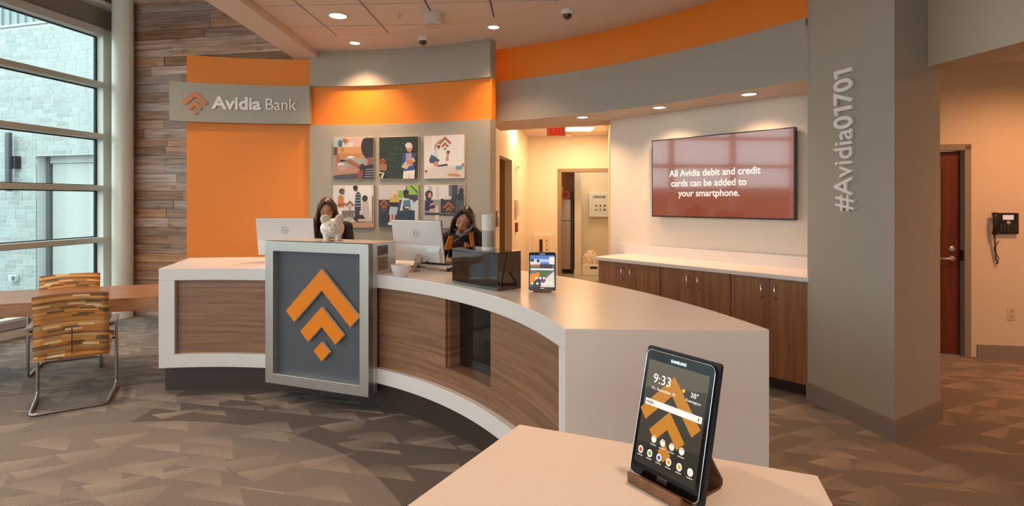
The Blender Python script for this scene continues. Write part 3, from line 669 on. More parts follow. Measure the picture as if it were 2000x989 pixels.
# ------------------------------------------------------------------ things on the counter
bp = G(883, 553, HT); bq = G(972, 570, HT); bd_ = (bq - bp); bd_.z = 0
GF = frame(bp, bd_)
gb = thing('acrylic_box', GF @ T(0.2375, 0, -0.1), 'black glossy acrylic box on the curved counter under the speaker', 'box')
W_ = bd_.length
part(MB().box((-0.2375, 0, -0.1), (W_ - 0.2375, 0.236, 0.1)), 'casing', GLOSS, gb, bevel=0.002)
part(MB().box((-0.2375, 0.236, -0.1), (W_ - 0.2375, 0.241, 0.1)), 'lid', GLOSS, gb, bevel=0.001)
sp = G(953.5, 489, HT + 0.241)
spk = thing('smart_speaker', sp, 'tall white cylindrical smart speaker standing on black acrylic box', 'speaker')
part(MB().lathe([(0.040, 0), (0.0418, 0.002), (0.0418, 0.022), (0.0408, 0.023)], n=32), 'base_ring', WHITEP, spk, angle=0.5)
part(MB().lathe([(0.041, 0.023), (0.041, 0.128), (0.040, 0.129)], n=32), 'grille', mat('speaker_grille', 'b5aba4', 0.5, 0.3, bump=0.6, bscale=500), spk, angle=0.5)
part(MB().lathe([(0.0415, 0.129), (0.0418, 0.131), (0.0418, 0.228), (0.039, 0.235), (0.034, 0.235), (0.033, 0.231)], n=32), 'upper_shell', WHITEP, spk, angle=0.5)
bw = G(783, 540, HT)
bo = tag(MB().lathe([(0.0, 0.0), (0.044, 0.0), (0.048, 0.004), (0.066, 0.045), (0.076, 0.086), (0.073, 0.088), (0.062, 0.046), (0.043, 0.009), (0.0, 0.008)], n=36).build('bowl', PORC, world=Matrix.Translation(bw), angle=0.9), 'small white porcelain bowl on the counter beside the steel box', 'bowl')
# piggy bank
pg_ = G(649, 471, B1); pg_.y += 0.06; pg_.x -= 0.02
pg = thing('piggy_bank', Matrix.Translation(pg_) @ RZ(0.33), 'ivory glazed ceramic piggy bank on top of the steel box', 'piggy bank')
part(MB().ell((0, 0.01, 0.098), (0.094, 0.098, 0.083), nu=28, nv=18), 'body', CERAM, pg, smooth=True)
for sx in (-1, 1):
    for yy in (-0.035, 0.055): part(MB().lathe([(0.027, 0), (0.028, 0.004), (0.025, 0.02), (0.033, 0.06)], n=18), 'foot', CERAM, pg, local=T(sx * 0.043, yy, 0), smooth=True)
    e = part(MB().ell((0, 0, 0), (0.037, 0.013, 0.040)), 'ear', CERAM, pg, local=T(sx * 0.055, -0.025, 0.175) @ RY(sx * 0.35) @ RX(-0.2), smooth=True)
    part(MB().ell((0, 0, 0), (0.027, 0.004, 0.029)), 'inner_ear', mat('inner_ear_glaze', 'd3c3ac', 0.15), e, local=T(0, -0.0115, -0.002), smooth=True)  # darker tan disc set into each ear
    part(MB().ell((0, 0, 0), (0.005, 0.003, 0.005), nu=10, nv=6), 'eye', BLACK, pg, local=T(sx * 0.021, -0.078, 0.128), smooth=True)
sn = part(MB().lathe([(0.030, 0), (0.031, 0.012), (0.028, 0.024), (0.020, 0.027), (0, 0.027)], n=24), 'snout', CERAM, pg, local=T(0, -0.078, 0.095) @ RX(PI / 2), smooth=True)
for sx in (-1, 1): part(MB().ell((sx * 0.009, 0, 0.0265), (0.0028, 0.008, 0.002), nu=10, nv=6), 'nostril', mat('nostril_glaze', '8f7f70', 0.3), sn)
# monitors
def monitor(px, R, yaw, label):
    a, Y = ring_angle(px, R); p = ring(a, R, HT); r = math.radians(a) + yaw
    M = frame(p, (math.sin(r), -math.cos(r), 0))
    m_ = thing('monitor', M, label, 'monitor')        # x right, y up, z towards the lobby (its back)
    SIL = mat('monitor_silver', 'd9d7d6', 0.38, 0.15)
    tl = T(0, 0.06, 0.02) @ RX(0.16)
    b = part(MB().box((-0.265, 0.0, -0.016), (0.265, 0.345, 0.0)), 'back_cover', SIL, m_, local=tl, bevel=0.004)
    part(MB().box((-0.267, -0.002, -0.020), (0.267, 0.347, -0.016)), 'bezel', BLACK, m_, local=tl)
    # bulged lower rear housing
    vs = []; fs = []; n = 16
    for i in range(n + 1):
        x_ = -0.245 + 0.49 * i / n; h_ = 0.125 - 0.022 * math.sin(PI * i / n)
        vs += [(x_, 0.012, 0), (x_, 0.012, 0.03), (x_, h_ - 0.02, 0.026), (x_, 0.14, 0)]
    for i in range(n):
        for j in range(4): fs.append([4 * i + j, 4 * i + (j + 1) % 4, 4 * i + 4 + (j + 1) % 4, 4 * i + 4 + j])
    fs += [[0, 3, 2, 1], [4 * n, 4 * n + 1, 4 * n + 2, 4 * n + 3]]
    part(MB().add(vs, fs), 'rear_housing', SIL, b, angle=0.4)
    lg = part(MB().lathe([(0.033, 0), (0.034, 0.0006), (0.030, 0.0006), (0.029, 0)], n=28, cap=False), 'logo_ring', mat('logo_grey', '9a9a9c', 0.3, 0.6), b, local=T(0, 0.235, 0.0003))
    text('hp', 0.05, MATS['logo_grey'], lg, T(0, -0.012, 0), align='CENTER')
    part(MB().box((-0.03, 0.0, -0.035), (0.03, 0.16, -0.02)), 'neck', SIL, m_)
    part(MB().box((-0.12, 0, -0.15), (0.12, 0.008, 0.05)), 'foot', SIL, m_, bevel=0.003)
    return m_
monitor(562, 3.30, 0.10, 'silver computer monitor seen from behind next to the orange wall')
mr_ = monitor(822, 3.22, -0.0, 'silver computer monitor seen from behind between bowl and acrylic box')
# dock, keyboard and cable by the right-hand monitor
kp = G(846, 528, HT); KM = Matrix.Translation(kp) @ RZ(math.atan2(bd_.y, bd_.x) + 0.25)
kb = thing('keyboard_tray', KM, 'beige keyboard tray propped on the counter below the right monitor', 'tray')
part(MB().box((-0.2, -0.01, 0.030), (0.18, 0.12, 0.048)), 'tray_board', mat('beige_plastic', 'cdbdae', 0.45), kb, bevel=0.004, local=RX(0.12))
part(MB().box((-0.2, -0.01, 0.0), (-0.18, 0.1, 0.034)), 'support', BLACK, kb)
part(MB().box((0.15, -0.01, 0.0), (0.17, 0.1, 0.034)), 'support', BLACK, kb)
part(MB().box((-0.19, 0.0, 0.048), (0.17, 0.11, 0.056)), 'keyboard', BLACK, kb, local=RX(0.12))
ap = G(806, 531, HT)
ar_ = thing('scanner_stand', Matrix.Translation(ap) @ RZ(-0.5), 'taupe angled scanner stand beside the white bowl', 'scanner stand')
part(MB().box((-0.03, -0.02, 0), (0.03, 0.06, 0.012)), 'foot', mat('taupe_plastic', 'a79a8d', 0.4), ar_, bevel=0.003)
part(MB().box((-0.014, 0.0, 0.0), (0.014, 0.022, 0.095)), 'arm', MATS['taupe_plastic'], ar_, local=T(0, 0, 0.008) @ RY(0.45), bevel=0.003)
part(MB().box((-0.025, -0.012, 0.0), (0.035, 0.028, 0.055)), 'head', MATS['taupe_plastic'], ar_, local=T(0.038, 0, 0.082) @ RY(0.5), bevel=0.006)
cb_ = thing('video_cable', Matrix.Translation(ap + Vector((0.04, 0.05, 0))), 'black cable with blue plug behind the right monitor', 'cable')
part(MB().tube([(-0.12, 0.03, 0.006), (-0.08, 0.03, 0.02), (-0.02, 0.02, 0.055), (0.05, 0.03, 0.06), (0.075, 0.035, 0.085)], 0.005, n=8), 'cord', BLACK, cb_, smooth=True)
part(MB().box((-0.028, -0.012, -0.012), (0.022, 0.012, 0.012)), 'blue_plug', mat('blue_plug_plastic', '2b3f9a', 0.4), cb_, local=T(0.10, 0.035, 0.10) @ RY(-0.35), bevel=0.003)
# ------------------------------------------------------------------ side table and chairs
tbp = [(-3.03, 4.725), (-3.21, 5.30), (-3.3, 5.52), (-3.59, 5.42), (-4.8, 4.99), (-5.25, 4.80), (-5.46, 4.60), (-5.5, 4.35), (-5.36, 4.12), (-5.1, 4.06), (-4.19, 4.355)]
tb_ = thing('meeting_table', (-4.3, 4.8, 0), 'long walnut laminate meeting table joined to the counter end', 'table')
MB().prism(tbp, 0.742, 0.752).build('table_top', TABLEW, tb_, bevel=0.002)
MB().prism(tbp, 0.637, 0.742).build('edge_apron', TABLEW, tb_)
MB().prism([(-5.3, 4.5), (-5.25, 4.35), (-4.95, 4.42), (-5.0, 4.57)], 0, 0.637).build('pedestal', DARKT, tb_)
def stripe_mat():
    m = bpy.data.materials.new('striped_upholstery'); m.use_nodes = True; nt = m.node_tree; L = nt.links.new; N = nt.nodes.new
    p = nt.nodes['Principled BSDF']; p.inputs['Roughness'].default_value = 0.8
    tc = N('ShaderNodeTexCoord'); s = N('ShaderNodeSeparateXYZ'); L(tc.outputs['Object'], s.inputs[0])
    def mt(op, a, b=None):
        q = N('ShaderNodeMath'); q.operation = op
        for i, v in enumerate((a, b)):
            if v is None: continue
            if isinstance(v, (int, float)): q.inputs[i].default_value = v
            else: L(v, q.inputs[i])
        return q.outputs[0]
    row = mt('FLOOR', mt('MULTIPLY', mt('SUBTRACT', s.outputs[2], mt('MULTIPLY', s.outputs[1], 0.8)), 62.0))
    w1 = N('ShaderNodeTexWhiteNoise'); w1.noise_dimensions = '1D'; L(row, w1.inputs['W'])
    cell = mt('FLOOR', mt('ADD', mt('MULTIPLY', s.outputs[0], 9.5), mt('MULTIPLY', w1.outputs['Value'], 3.0)))
    cv = N('ShaderNodeCombineXYZ'); L(cell, cv.inputs[0]); L(row, cv.inputs[1])
    w2 = N('ShaderNodeTexWhiteNoise'); w2.noise_dimensions = '2D'; L(cv.outputs[0], w2.inputs['Vector'])
    r = ramp(nt, [(0.0, '8a5a34'), (0.14, 'b87838'), (0.42, 'cd8a44'), (0.6, 'b08c58'), (0.8, 'd6a060')]); r.color_ramp.interpolation = 'CONSTANT'
    L(w1.outputs['Value'], r.inputs['Fac'])
    r2 = ramp(nt, [(0.0, '6f5636'), (0.5, 'a58a5e'), (0.75, 'e6c894')]); r2.color_ramp.interpolation = 'CONSTANT'; L(w2.outputs['Value'], r2.inputs['Fac'])
    mx = N('ShaderNodeMix'); mx.data_type = 'RGBA'
    w3 = N('ShaderNodeTexWhiteNoise'); w3.noise_dimensions = '2D'; ad = N('ShaderNodeVectorMath'); ad.operation = 'ADD'; ad.inputs[1].default_value = (17, 31, 0); L(cv.outputs[0], ad.inputs[0]); L(ad.outputs[0], w3.inputs['Vector'])
    L(mt('GREATER_THAN', w3.outputs['Value'], 0.7), mx.inputs['Factor']); L(r.outputs['Color'], mx.inputs[6]); L(r2.outputs['Color'], mx.inputs[7]); L(mx.outputs[2], p.inputs['Base Color'])
    return m
STRIPE = stripe_mat()
def loft_profile(prof, th, hw, crown=0.02, n=8, bulge=0.012):
    P = [Vector(p) for p in prof]; vs = []; fs = []; k = len(P); nn = []
    for i in range(k):
        t = (P[min(i + 1, k - 1)] - P[max(i - 1, 0)]).normalized(); nn.append(Vector((-t.y, t.x)))
    for j in range(n + 1):
        u = -1 + 2 * j / n; edge = 1 - abs(u) ** 4 * 0.45
        for sgn in (1, -1):
            for i in range(k):
                e = 0.6 if i in (0, k - 1) else 1
                q_ = P[i] + nn[i] * (th / 2 * sgn * edge * e - crown * (1 - u * u))
                vs.append((u * hw, q_.x, q_.y))
    def I(j, s, i): return j * 2 * k + s * k + i
    for j in range(n):
        for i in range(k - 1):
            fs.append([I(j, 0, i), I(j, 0, i + 1), I(j + 1, 0, i + 1), I(j + 1, 0, i)]); fs.append([I(j, 1, i + 1), I(j, 1, i), I(j + 1, 1, i), I(j + 1, 1, i + 1)])
        fs.append([I(j, 0, 0), I(j + 1, 0, 0), I(j + 1, 1, 0), I(j, 1, 0)]); fs.append([I(j, 0, k - 1), I(j, 1, k - 1), I(j + 1, 1, k - 1), I(j + 1, 0, k - 1)])
    for j in (0, n):
        for i in range(k - 1): fs.append([I(j, 0, i), I(j, 1, i), I(j, 1, i + 1), I(j, 0, i + 1)])
    return MB().add(vs, fs)
def chair(M, label):
    c = thing('armchair', M, label, 'chair', 'striped armchairs at the meeting table')
    part(loft_profile([(-0.085, 0.40), (-0.095, 0.46), (-0.085, 0.54), (-0.085, 0.64), (-0.10, 0.74), (-0.12, 0.81), (-0.145, 0.868)], 0.042, 0.232, 0.03), 'backrest', STRIPE, c, smooth=True)
    part(loft_profile([(-0.10, 0.375), (-0.05, 0.38), (0.03, 0.41), (0.15, 0.435), (0.28, 0.45), (0.36, 0.445), (0.40, 0.42)], 0.05, 0.232, -0.008), 'seat', STRIPE, c, smooth=True)
    part(MB().box((-0.003, -0.118, 0.40), (0.003, -0.104, 0.61)), 'seam', mat('seam_thread', '4a3218', 0.8), c)
    hw = 0.258; z1 = 0.60; yu = 0.245
    def bend(a, b, c_, r=0.05, n=5):
        a, b, c_ = Vector(a), Vector(b), Vector(c_); p = b + (a - b).normalized() * r; q_ = b + (c_ - b).normalized() * r
        return [p.lerp(b, t).lerp(b.lerp(q_, t), t) for t in [i / n for i in range(n + 1)]]
    P = [(-hw, -0.06, z1), (-hw, yu, z1), (-hw, yu, 0.014), (-hw * 0.88, -0.25, 0.014), (hw * 0.88, -0.25, 0.014), (hw, yu, 0.014), (hw, yu, z1), (hw, -0.06, z1)]
    path = [P[0]]
    for i in range(1, 7): path += bend(P[i - 1], P[i], P[i + 1], 0.045)
    path.append(P[7])
    part(MB().tube(path, 0.0125, n=10), 'tube_frame', mat('satin_steel_tube', 'a8a19b', 0.28, 0.9), c, smooth=True)
    for sx in (-1, 1):
        part(MB().box((-0.026, -0.10, 0), (0.026, 0.20, 0.026)), 'arm_pad', mat('grey_arm_pad', '8a7d74', 0.5), c, local=T(sx * hw, 0, z1 + 0.008), bevel=0.01)
        part(MB().tube([(sx * hw, yu, 0.42), (sx * 0.2, yu - 0.02, 0.415)], 0.009, n=8), 'seat_bracket', BLACK, c)
        part(MB().tube([(sx * hw, -0.05, z1), (sx * 0.22, -0.09, z1 - 0.01)], 0.009, n=8), 'back_bracket', BLACK, c)
    return c
chair(T(-3.50, 4.255, 0) @ RZ(math.radians(33)), 'orange striped armchair on near side of the table, back to camera')
chair(T(-4.27, 5.13, 0) @ RZ(math.radians(214)), 'orange striped armchair behind the table, only its backrest top showing')
# ------------------------------------------------------------------ wall sign
def curved_letters(parent, body, size, bold, px0, px1, z, R, m, ex=0.006):
    a0, _ = ring_angle(px0, R); a1, _ = ring_angle(px1, R); L = math.radians(a0 - a1) * R
    adv = advances(body, size, bold); sc = L / xmax(body, size, bold)
    for i, ch in enumerate(body):
        if ch == ' ': continue
        M = PW(parent).inverted() @ ring_frame(a0 - math.degrees(adv[i] * sc / R), R, z) @ Matrix.Diagonal((sc, 1, 1, 1))
        text(ch, size, m, parent, M, extrude=ex, bold=bold, name='letter')
RS = 4.93
s0, _ = ring_angle(330.5, RS); s1, _ = ring_angle(604.5, RS)
sgn = thing('wall_sign', ring((s0 + s1) / 2, RS, 2.545), 'long greige wall sign reading Avidia Bank across the orange wall', 'sign')
MB().arc(RS, RS + 0.085, s1, s0, 2.552, 3.022, n=24).build('sign_board', GREY, sgn, angle=0.5)
ea, eY = ring_angle(382, RS); ez = zt(179, eY); es_ = (zt(179, eY) - zt(224, eY)) / 337
for i, poly in enumerate(emblem(es_)):
    o = MB().prism(poly, 0, 0.014).build(['outer_chevron', 'inner_chevron', 'diamond'][i], mat('copper_orange_acrylic', 'd27c3c', 0.4)); o.parent = sgn; o.matrix_basis = PW(sgn).inverted() @ ring_frame(ea, RS - 0.004, ez)
LET = mat('white_acrylic_letter', 'f1ece7', 0.35)
_, eY2 = ring_angle(500, RS); zb = zt(214.5, eY2)
curved_letters(sgn, 'Avidia', 0.212, 0.0065, 415, 510, zb, RS - 0.01, LET)
curved_letters(sgn, 'Bank', 0.205, -0.0005, 517, 579, zb, RS - 0.01, LET)
# vertical hashtag on the pillar
pl, pc = Vector((PL[0], PL[1], 0)), Vector((PC[0], PC[1], 0)); PD = (pc - pl).normalized()
def pil_pt(px):
    k = kx(px); t = (k * pl.y - pl.x) / (PD.x - k * PD.y); return t, pl.y + PD.y * t
tb0, yb0 = pil_pt(1668); tb1, yb1 = pil_pt(1632)
hz0, hz1 = zt(412, (yb0 + yb1) / 2), zt(133, (yb0 + yb1) / 2)
ht = thing('hashtag_sign', pl + PD * tb0 + Vector((0, 0, hz0)), 'white raised letters reading #Avidia01701 up the grey pillar', 'sign')
nrm = PD.cross(Vector((0, 0, 1)))
body = '#Avidia01701'; size = 0.23; bold = 0.002; meas = body.replace('1', 'r')
adv = advances(meas, size, bold); sc = (hz1 - hz0) / (xmax(meas, size, bold)); sy_ = abs(tb0 - tb1) / (size * 0.72)
for i, ch in enumerate(body):
    M = PW(ht).inverted() @ frame(pl + PD * tb0 + nrm * 0.014 + Vector((0, 0, hz0 + adv[i] * sc)), (0, 0, 1), -PD) @ Matrix.Diagonal((sc, sy_, 1, 1))
    if ch == '1':                          # a one with a flag, drawn stroke by stroke
        part(MB().prism([(0.045, 0), (0.078, 0), (0.078, 0.158), (0.050, 0.158), (0.008, 0.148), (0.008, 0.122), (0.045, 0.128)], -0.010, 0.010), 'letter', LET, ht, local=M)
    else: text(ch, size, LET, ht, M, extrude=0.010, bold=bold + (0.003 if i > 6 else 0), name='letter')
# ------------------------------------------------------------------ pictures on the curved wall
OC = 'b5652f'
PICS = [
 ('woman paying at a shop counter with a card reader', [('b08a72', R4(0, 0, 1, 1)), ('d9b3a8', R4(.3, .75, 1, 1)), ('a8c4c8', R4(0, .78, .22, 1)), ('3d6a7c', EL(.17, .86, .06, .09)), ('d9d6cc', R4(.22, .74, .5, .9)), ('5d3f3a', R4(0, .58, .12, .78)), ('d09a62', R4(.1, .6, .82, .78)), ('c2864f', R4(.1, .5, .82, .62)), ('9fa8a0', R4(.2, .3, .8, .5)), ('f2eeea', EL(.43, .53, .1, .025)), ('a8603a', R4(.08, .2, .14, .6)), ('b98a78', [(0, .12), (0, .22), (.6, .25), (.6, .14)]), ('4a4a55', [(0, 0), (.6, 0), (.6, .13), (0, .08)]), ('2e2223', EL(.95, .78, .26, .32, 20)), ('2e2223', R4(.8, .5, 1, .7)), ('8a5a44', R4(.86, .36, 1, .52)), ('9a6242', [(.28, .44), (.42, .48), (.68, .33), (.66, .22), (.4, .36)]), ('343038', [(.64, .3), (.72, .38), (.82, .3), (.78, .18), (.66, .2)]), ('c09a86', EL(.2, .28, .12, .08)), ('22222a', R4(.16, .42, .3, .47)), ('d8d8dc', R4(.1, .33, .26, .39)), ('23222c', [(.7, 0), (.72, .26), (.86, .34), (1, .36), (1, 0)])] + [('cfcbd2', [(.78 + .05 * (k % 4) + .012 * (k // 4), .04 + .06 * (k // 4)), (.81 + .05 * (k % 4) + .012 * (k // 4), .04 + .06 * (k // 4)), (.82 + .05 * (k % 4) + .012 * (k // 4), .06 + .06 * (k // 4)), (.79 + .05 * (k % 4) + .012 * (k // 4), .06 + .06 * (k // 4))]) for k in range(16)] + [('8c4a3a', [(.58, 0), (.62, .18), (.76, .22), (.72, 0)])] + EM(.31, .99, .00045, OC) + EM(.22, .75, .00026, '9a5a34')),
 ('woman with a small dog in front of a dark green hedge', [('26311f', R4(0, 0, 1, 1))] + [(('3f4d33', '1a2416', '586648')[k % 3], EL((k * .37) % .64 + .03, (k * .223) % .94 + .04, .022, .016, 6)) for k in range(70)] + [('1e2620', R4(.9, .3, 1, .9)), ('b9a98f', [(.62, 0), (.64, .22), (.93, .22), (.92, 0)]), ('e6ded6', [(.63, 0), (.64, .2), (.93, .2), (.91, 0), (.79, 0), (.78, .14), (.76, 0)]), ('2b4a8c', [(.6, .3), (.62, .6), (.7, .62), (.9, .6), (.92, .2), (.64, .18)]), ('a89aac', [(.7, .3), (.7, .6), (.84, .62), (.86, .3)]), ('c08c72', EL(.79, .74, .085, .11)), ('ddd6d0', EL(.77, .79, .09, .07)), ('cdbba4', [(.58, .28), (.7, .42), (.9, .5), (.94, .42), (.78, .3), (.72, .22)]), ('4a3a34', EL(.92, .56, .05, .05)), ('c87850', R4(.72, .34, .88, .44)), ('a0704a', R4(.02, .2, .21, .36)), ('c8ac84', [(0, .0), (.03, .0), (.16, .14), (.13, .15)]), ('d6cdb8', [(0, .14), (.12, .12), (.06, 0), (.1, 0), (.15, .14), (0, .17)])] + EM(.10, .5, .00052, 'c8682a')),
 ('couple sitting on the floor of a white room painting', [('e6dcd6', R4(0, 0, 1, 1)), ('efe9e4', R4(.2, .3, 1, 1)), ('d9cfc8', R4(0, 0, 1, .26)), ('c89a80', [(.24, .66), (.27, .8), (.42, .92), (.44, .88), (.32, .76), (.3, .66)]), ('c8dcd8', [(.2, .5), (.24, .68), (.34, .7), (.36, .48)]), ('d0a084', EL(.37, .72, .035, .045)), ('4a342a', EL(.37, .745, .04, .03)), ('3c5674', [(.12, .42), (.18, .56), (.3, .5), (.4, .42), (.3, .34), (.16, .36)]), ('2d3f5e', [(.32, .3), (.58, .34), (.6, .29), (.36, .27)]), ('c98e74', EL(.3, .34, .07, .06)), ('c99a84', [(.54, .4), (.57, .56), (.62, .56), (.62, .4)]), ('c8967c', EL(.6, .58, .04, .045)), ('5a3c2c', EL(.61, .61, .045, .03)), ('b03a34', R4(.02, .14, .08, .2)), ('e8e4e0', R4(.01, .2, .1, .24)), ('c08c4a', [(.58, .08), (.7, .12), (.92, .07), (.9, .03), (.66, .05)]), ('6a98b8', R4(.8, .2, .95, .28)), ('b8643a', EL(.97, .3, .03, .04)), ('d8c8b8', R4(.62, .1, .82, .2))] + EM(.53, .98, .00098, 'b06a34')),
 ('family around an open moving box in a bright room', [('d8d4d0', R4(0, 0, 1, 1)), ('e6e4e2', R4(.3, .4, .95, 1)), ('a8886e', R4(0, 0, 1, .12)), ('b8997c', R4(.5, 0, 1, .14)), ('8a7868', R4(.96, .1, 1, .75)), ('e8e4e2', [(.08, .1), (.1, .42), (.24, .44), (.26, .1)]), ('d07838', [(.11, .48), (.12, .72), (.17, .78), (.26, .74), (.28, .46)]), ('8a5a42', [(.12, .5), (.12, .56), (.32, .58), (.32, .54)]), ('3a2a24', EL(.22, .86, .07, .07)), ('7a4e38', EL(.24, .84, .045, .06)), ('2f3a58', [(.54, .56), (.56, .8), (.62, .86), (.69, .8), (.69, .4), (.54, .38)])] + [('c4c8d4', R4(.555, .5 + .07 * k, .685, .515 + .07 * k)) for k in range(5)] + [('5e3e2e', EL(.56, .93, .055, .07)), ('231a18', EL(.555, .955, .06, .05)), ('3a3430', [(.53, .4), (.66, .4), (.66, .2), (.55, .2)]), ('7a7062', R4(.22, .22, .52, .42)), ('ded8d0', R4(.2, .4, .52, .47)), ('c4bcb8', [(.7, .22), (.72, .62), (.8, .68), (.88, .6), (.9, .24)]), ('3a2822', EL(.79, .69, .07, .08)), ('2e2624', [(.5, .2), (.56, .3), (.74, .3), (.84, .14), (.6, .12)]), ('b8aea0', [(.3, .18), (.36, .26), (.5, .24), (.48, .17)]), ('c8bca8', R4(.62, .14, .94, .2))] + EM(.42, .64, .00072, '8c4a26') + [('f4ece4', [(.42, .52), (.34, .45), (.36, .45), (.42, .5), (.48, .45), (.5, .45)])]),
 ('girl with a tablet beside a man on a bench', [('39434e', R4(0, 0, 1, 1)), ('c9bfc0', R4(0, .66, .7, 1)), ('7ab040', R4(.48, .7, .62, .88)), ('8cbf4a', R4(.72, .78, 1, 1)), ('2c3030', [(.8, 1), (.84, 1), (1, .84), (1, .8)]), ('c8d4d4', [(.86, .1), (.9, .6), (1, .66), (1, .1)]), ('28303c', R4(0, .1, .3, .66)), ('d0c8a0', EL(.42, .82, .09, .08)), ('c89878', EL(.42, .75, .05, .06)), ('c8a84a', [(.28, .6), (.3, .72), (.5, .72), (.54, .6)]), ('1e2026', R4(.3, .5, .5, .6)), ('aac0cc', [(.26, .3), (.3, .5), (.5, .48), (.46, .3)]), ('d6b09a', [(.28, .12), (.29, .32), (.34, .32), (.34, .12)]), ('d6b09a', [(.36, .12), (.37, .32), (.43, .32), (.4, .12)]), ('e2e0e4', EL(.29, .09, .05, .04)), ('e2e0e4', EL(.38, .08, .05, .04)), ('b8d0dc', [(.54, .4), (.6, .66), (.72, .7), (.88, .64), (.92, .4)]), ('56728c', [(.62, .44), (.64, .64), (.8, .66), (.82, .44)]), ('4a2e24', EL(.7, .79, .075, .1)), ('2a1c1a', EL(.7, .85, .075, .05)), ('2c3e5a', [(.48, .08), (.5, .34), (.7, .44), (.92, .4), (.92, .08), (.8, .08), (.78, .3), (.6, .28), (.6, .08)]), ('5a3a2c', R4(.62, .4, .76, .5)), ('ece8e2', R4(.68, .46, .78, .49))] + [(c, [((p[0] - .14) * .72 + .14, p[1]) for p in poly]) for c, poly in EM(.14, .69, .00095, 'b05a28')]),
 ('seated woman reading a phone in an airport lounge', [('8d8c90', R4(0, 0, 1, 1)), ('d8d6d4', R4(.0, .66, .62, 1)), ('b4b4b6', R4(.1, .68, .2, .98)), ('c6c4c4', R4(.3, .68, .38, .98)), ('3a3c46', R4(.7, .62, .84, 1)), ('6e6c70', R4(.62, .6, .7, 1)), ('a8a6a8', R4(.0, 0, 1, .28)), ('2f2f36', R4(.42, .34, .8, .68)), ('4c4e58', R4(.8, .32, 1, .66)), ('262a3a', EL(.92, .72, .1, .1)), ('2a2020', EL(.93, .86, .06, .07)), ('d0ccc8', R4(.5, .66, .68, .74)), ('3a2420', EL(.12, .78, .1, .1)), ('3a2420', R4(.04, .66, .18, .78)), ('c08c78', EL(.14, .76, .045, .065)), ('27294a', [(.02, .4), (.03, .62), (.12, .68), (.24, .62), (.27, .46), (.2, .38)]), ('c49a84', [(.14, .5), (.16, .56), (.26, .6), (.28, .56)]), ('b8a08c', [(.12, .36), (.14, .44), (.3, .46), (.32, .56), (.37, .56), (.36, .34)]), ('d8c2b4', [(.27, .14), (.3, .5), (.36, .5), (.38, .2), (.33, .12)]), ('32343c', R4(.02, .30, .4, .35)), ('3c3e44', R4(.4, .28, .84, .33)), ('8a4438', EL(.32, .11, .04, .02))] + EM(.62, .62, .00088, 'a86030'))]
slots = [(651, 730, 269, 350), (740, 817, 267, 350), (828, 907, 264, 349), (650, 730, 362, 445), (739, 817, 362, 445), (828, 907, 361, 446)]
for (txt, shapes), (x0, x1, y0, y1) in zip(PICS, slots):
    a0, Y0 = ring_angle(x0, 4.95); a1, Y1 = ring_angle(x1, 4.95); L = 2 * 4.95 * math.sin(math.radians(a0 - a1) / 2)
    Yc = (Y0 + Y1) / 2; zb_, ztp = zt(y1, Yc), zt(y0, Yc); h_ = ztp - zb_
    c = thing('canvas_print', ring_frame((a0 + a1) / 2, 4.955, zb_), 'square canvas print of ' + txt, 'picture', 'canvas prints on the curved wall')
    part(MB().box((-L / 2, 0, -0.022), (L / 2, h_, 0.012)), 'canvas_block', mat('canvas_edge', 'cbbfae', 0.7), c, bevel=0.002)
    pr = flat_print(shapes, 0.00012); pr.v = [((max(0, min(1, v[0])) - 0.5) * L * 0.985, (0.0075 + max(0, min(1, v[1])) * 0.985) * h_, v[2]) for v in pr.v]
    part(pr, 'printed_face', None, c, local=T(0, 0, 0.0121), fix=False)
# ------------------------------------------------------------------ credenza and screen
def tv_s(px, off):
    k = kx(px); p = A_ + TN * off; return (k * p.y - p.x) / (TD.x - k * TD.y)
def tv_Y(s, off): return A_.y + TN.y * off + TD.y * s
CD = 0.55
xb = [tv_s(p, CD) for p in (1168.4, 1226, 1290, 1355.5, 1427.5, 1503)]; xb.append(tv_s(1580, CD))
names = ['leftmost walnut base cabinet with two doors by the corridor', 'middle walnut base cabinet with two doors under the screen', 'rightmost walnut base cabinet with two doors against the pillar']
for u in range(3):
    a, m_, b = xb[2 * u], xb[2 * u + 1], xb[2 * u + 2]
    c = thing('base_cabinet', TF @ T((a + b) / 2, 0, CD / 2), names[u], 'cabinet', 'walnut cabinets along the screen wall')
    O = T(-(a + b) / 2, 0, -CD / 2)
    part(MB().box((a + 0.001, 0.105, 0.004), (b - 0.001, 0.945, CD - 0.022)), 'carcass', DARKT, c, local=O)
    part(MB().box((a + 0.001, 0, 0.004), (b - 0.001, 0.105, CD - 0.08)), 'toe_kick', DARKT, c, local=O)
    for i, (p, q_) in enumerate(((a, m_), (m_, b))):
        d = part(MB().box((p + (0.004 if i == 0 else 0.0015), 0.11, CD - 0.02), (q_ - (0.0015 if i == 0 else 0.004), 0.94, CD)), 'door', WALNUTV, c, local=O)
        hx_ = (q_ - 0.055) if i == 0 else (p + 0.055)
        part(MB().tube([(hx_, 0.885, CD), (hx_, 0.885, CD + 0.03), (hx_, 0.875, CD + 0.04), (hx_, 0.785, CD + 0.04), (hx_, 0.775, CD + 0.03), (hx_, 0.775, CD)], 0.0065, n=8), 'handle', CHROME, d, smooth=True)
wt = thing('worktop', TF @ T(1.2, 0.945, 0.28), 'long white worktop with upstand over the walnut cabinets', 'worktop')
O = T(-1.2, -0.945, -0.28); wl = xb[0] - 0.03
part(MB().box((wl, 0.945, 0.003), (tv_s(1579, 0.575), 0.982, 0.575)), 'slab', WHITE, wt, local=O, bevel=0.003)
part(MB().box((tv_s(1210, 0.02), 0.982, 0.003), (tv_s(1577, 0.02), 1.093, 0.022)), 'upstand', WHITE, wt, local=O, bevel=0.002)
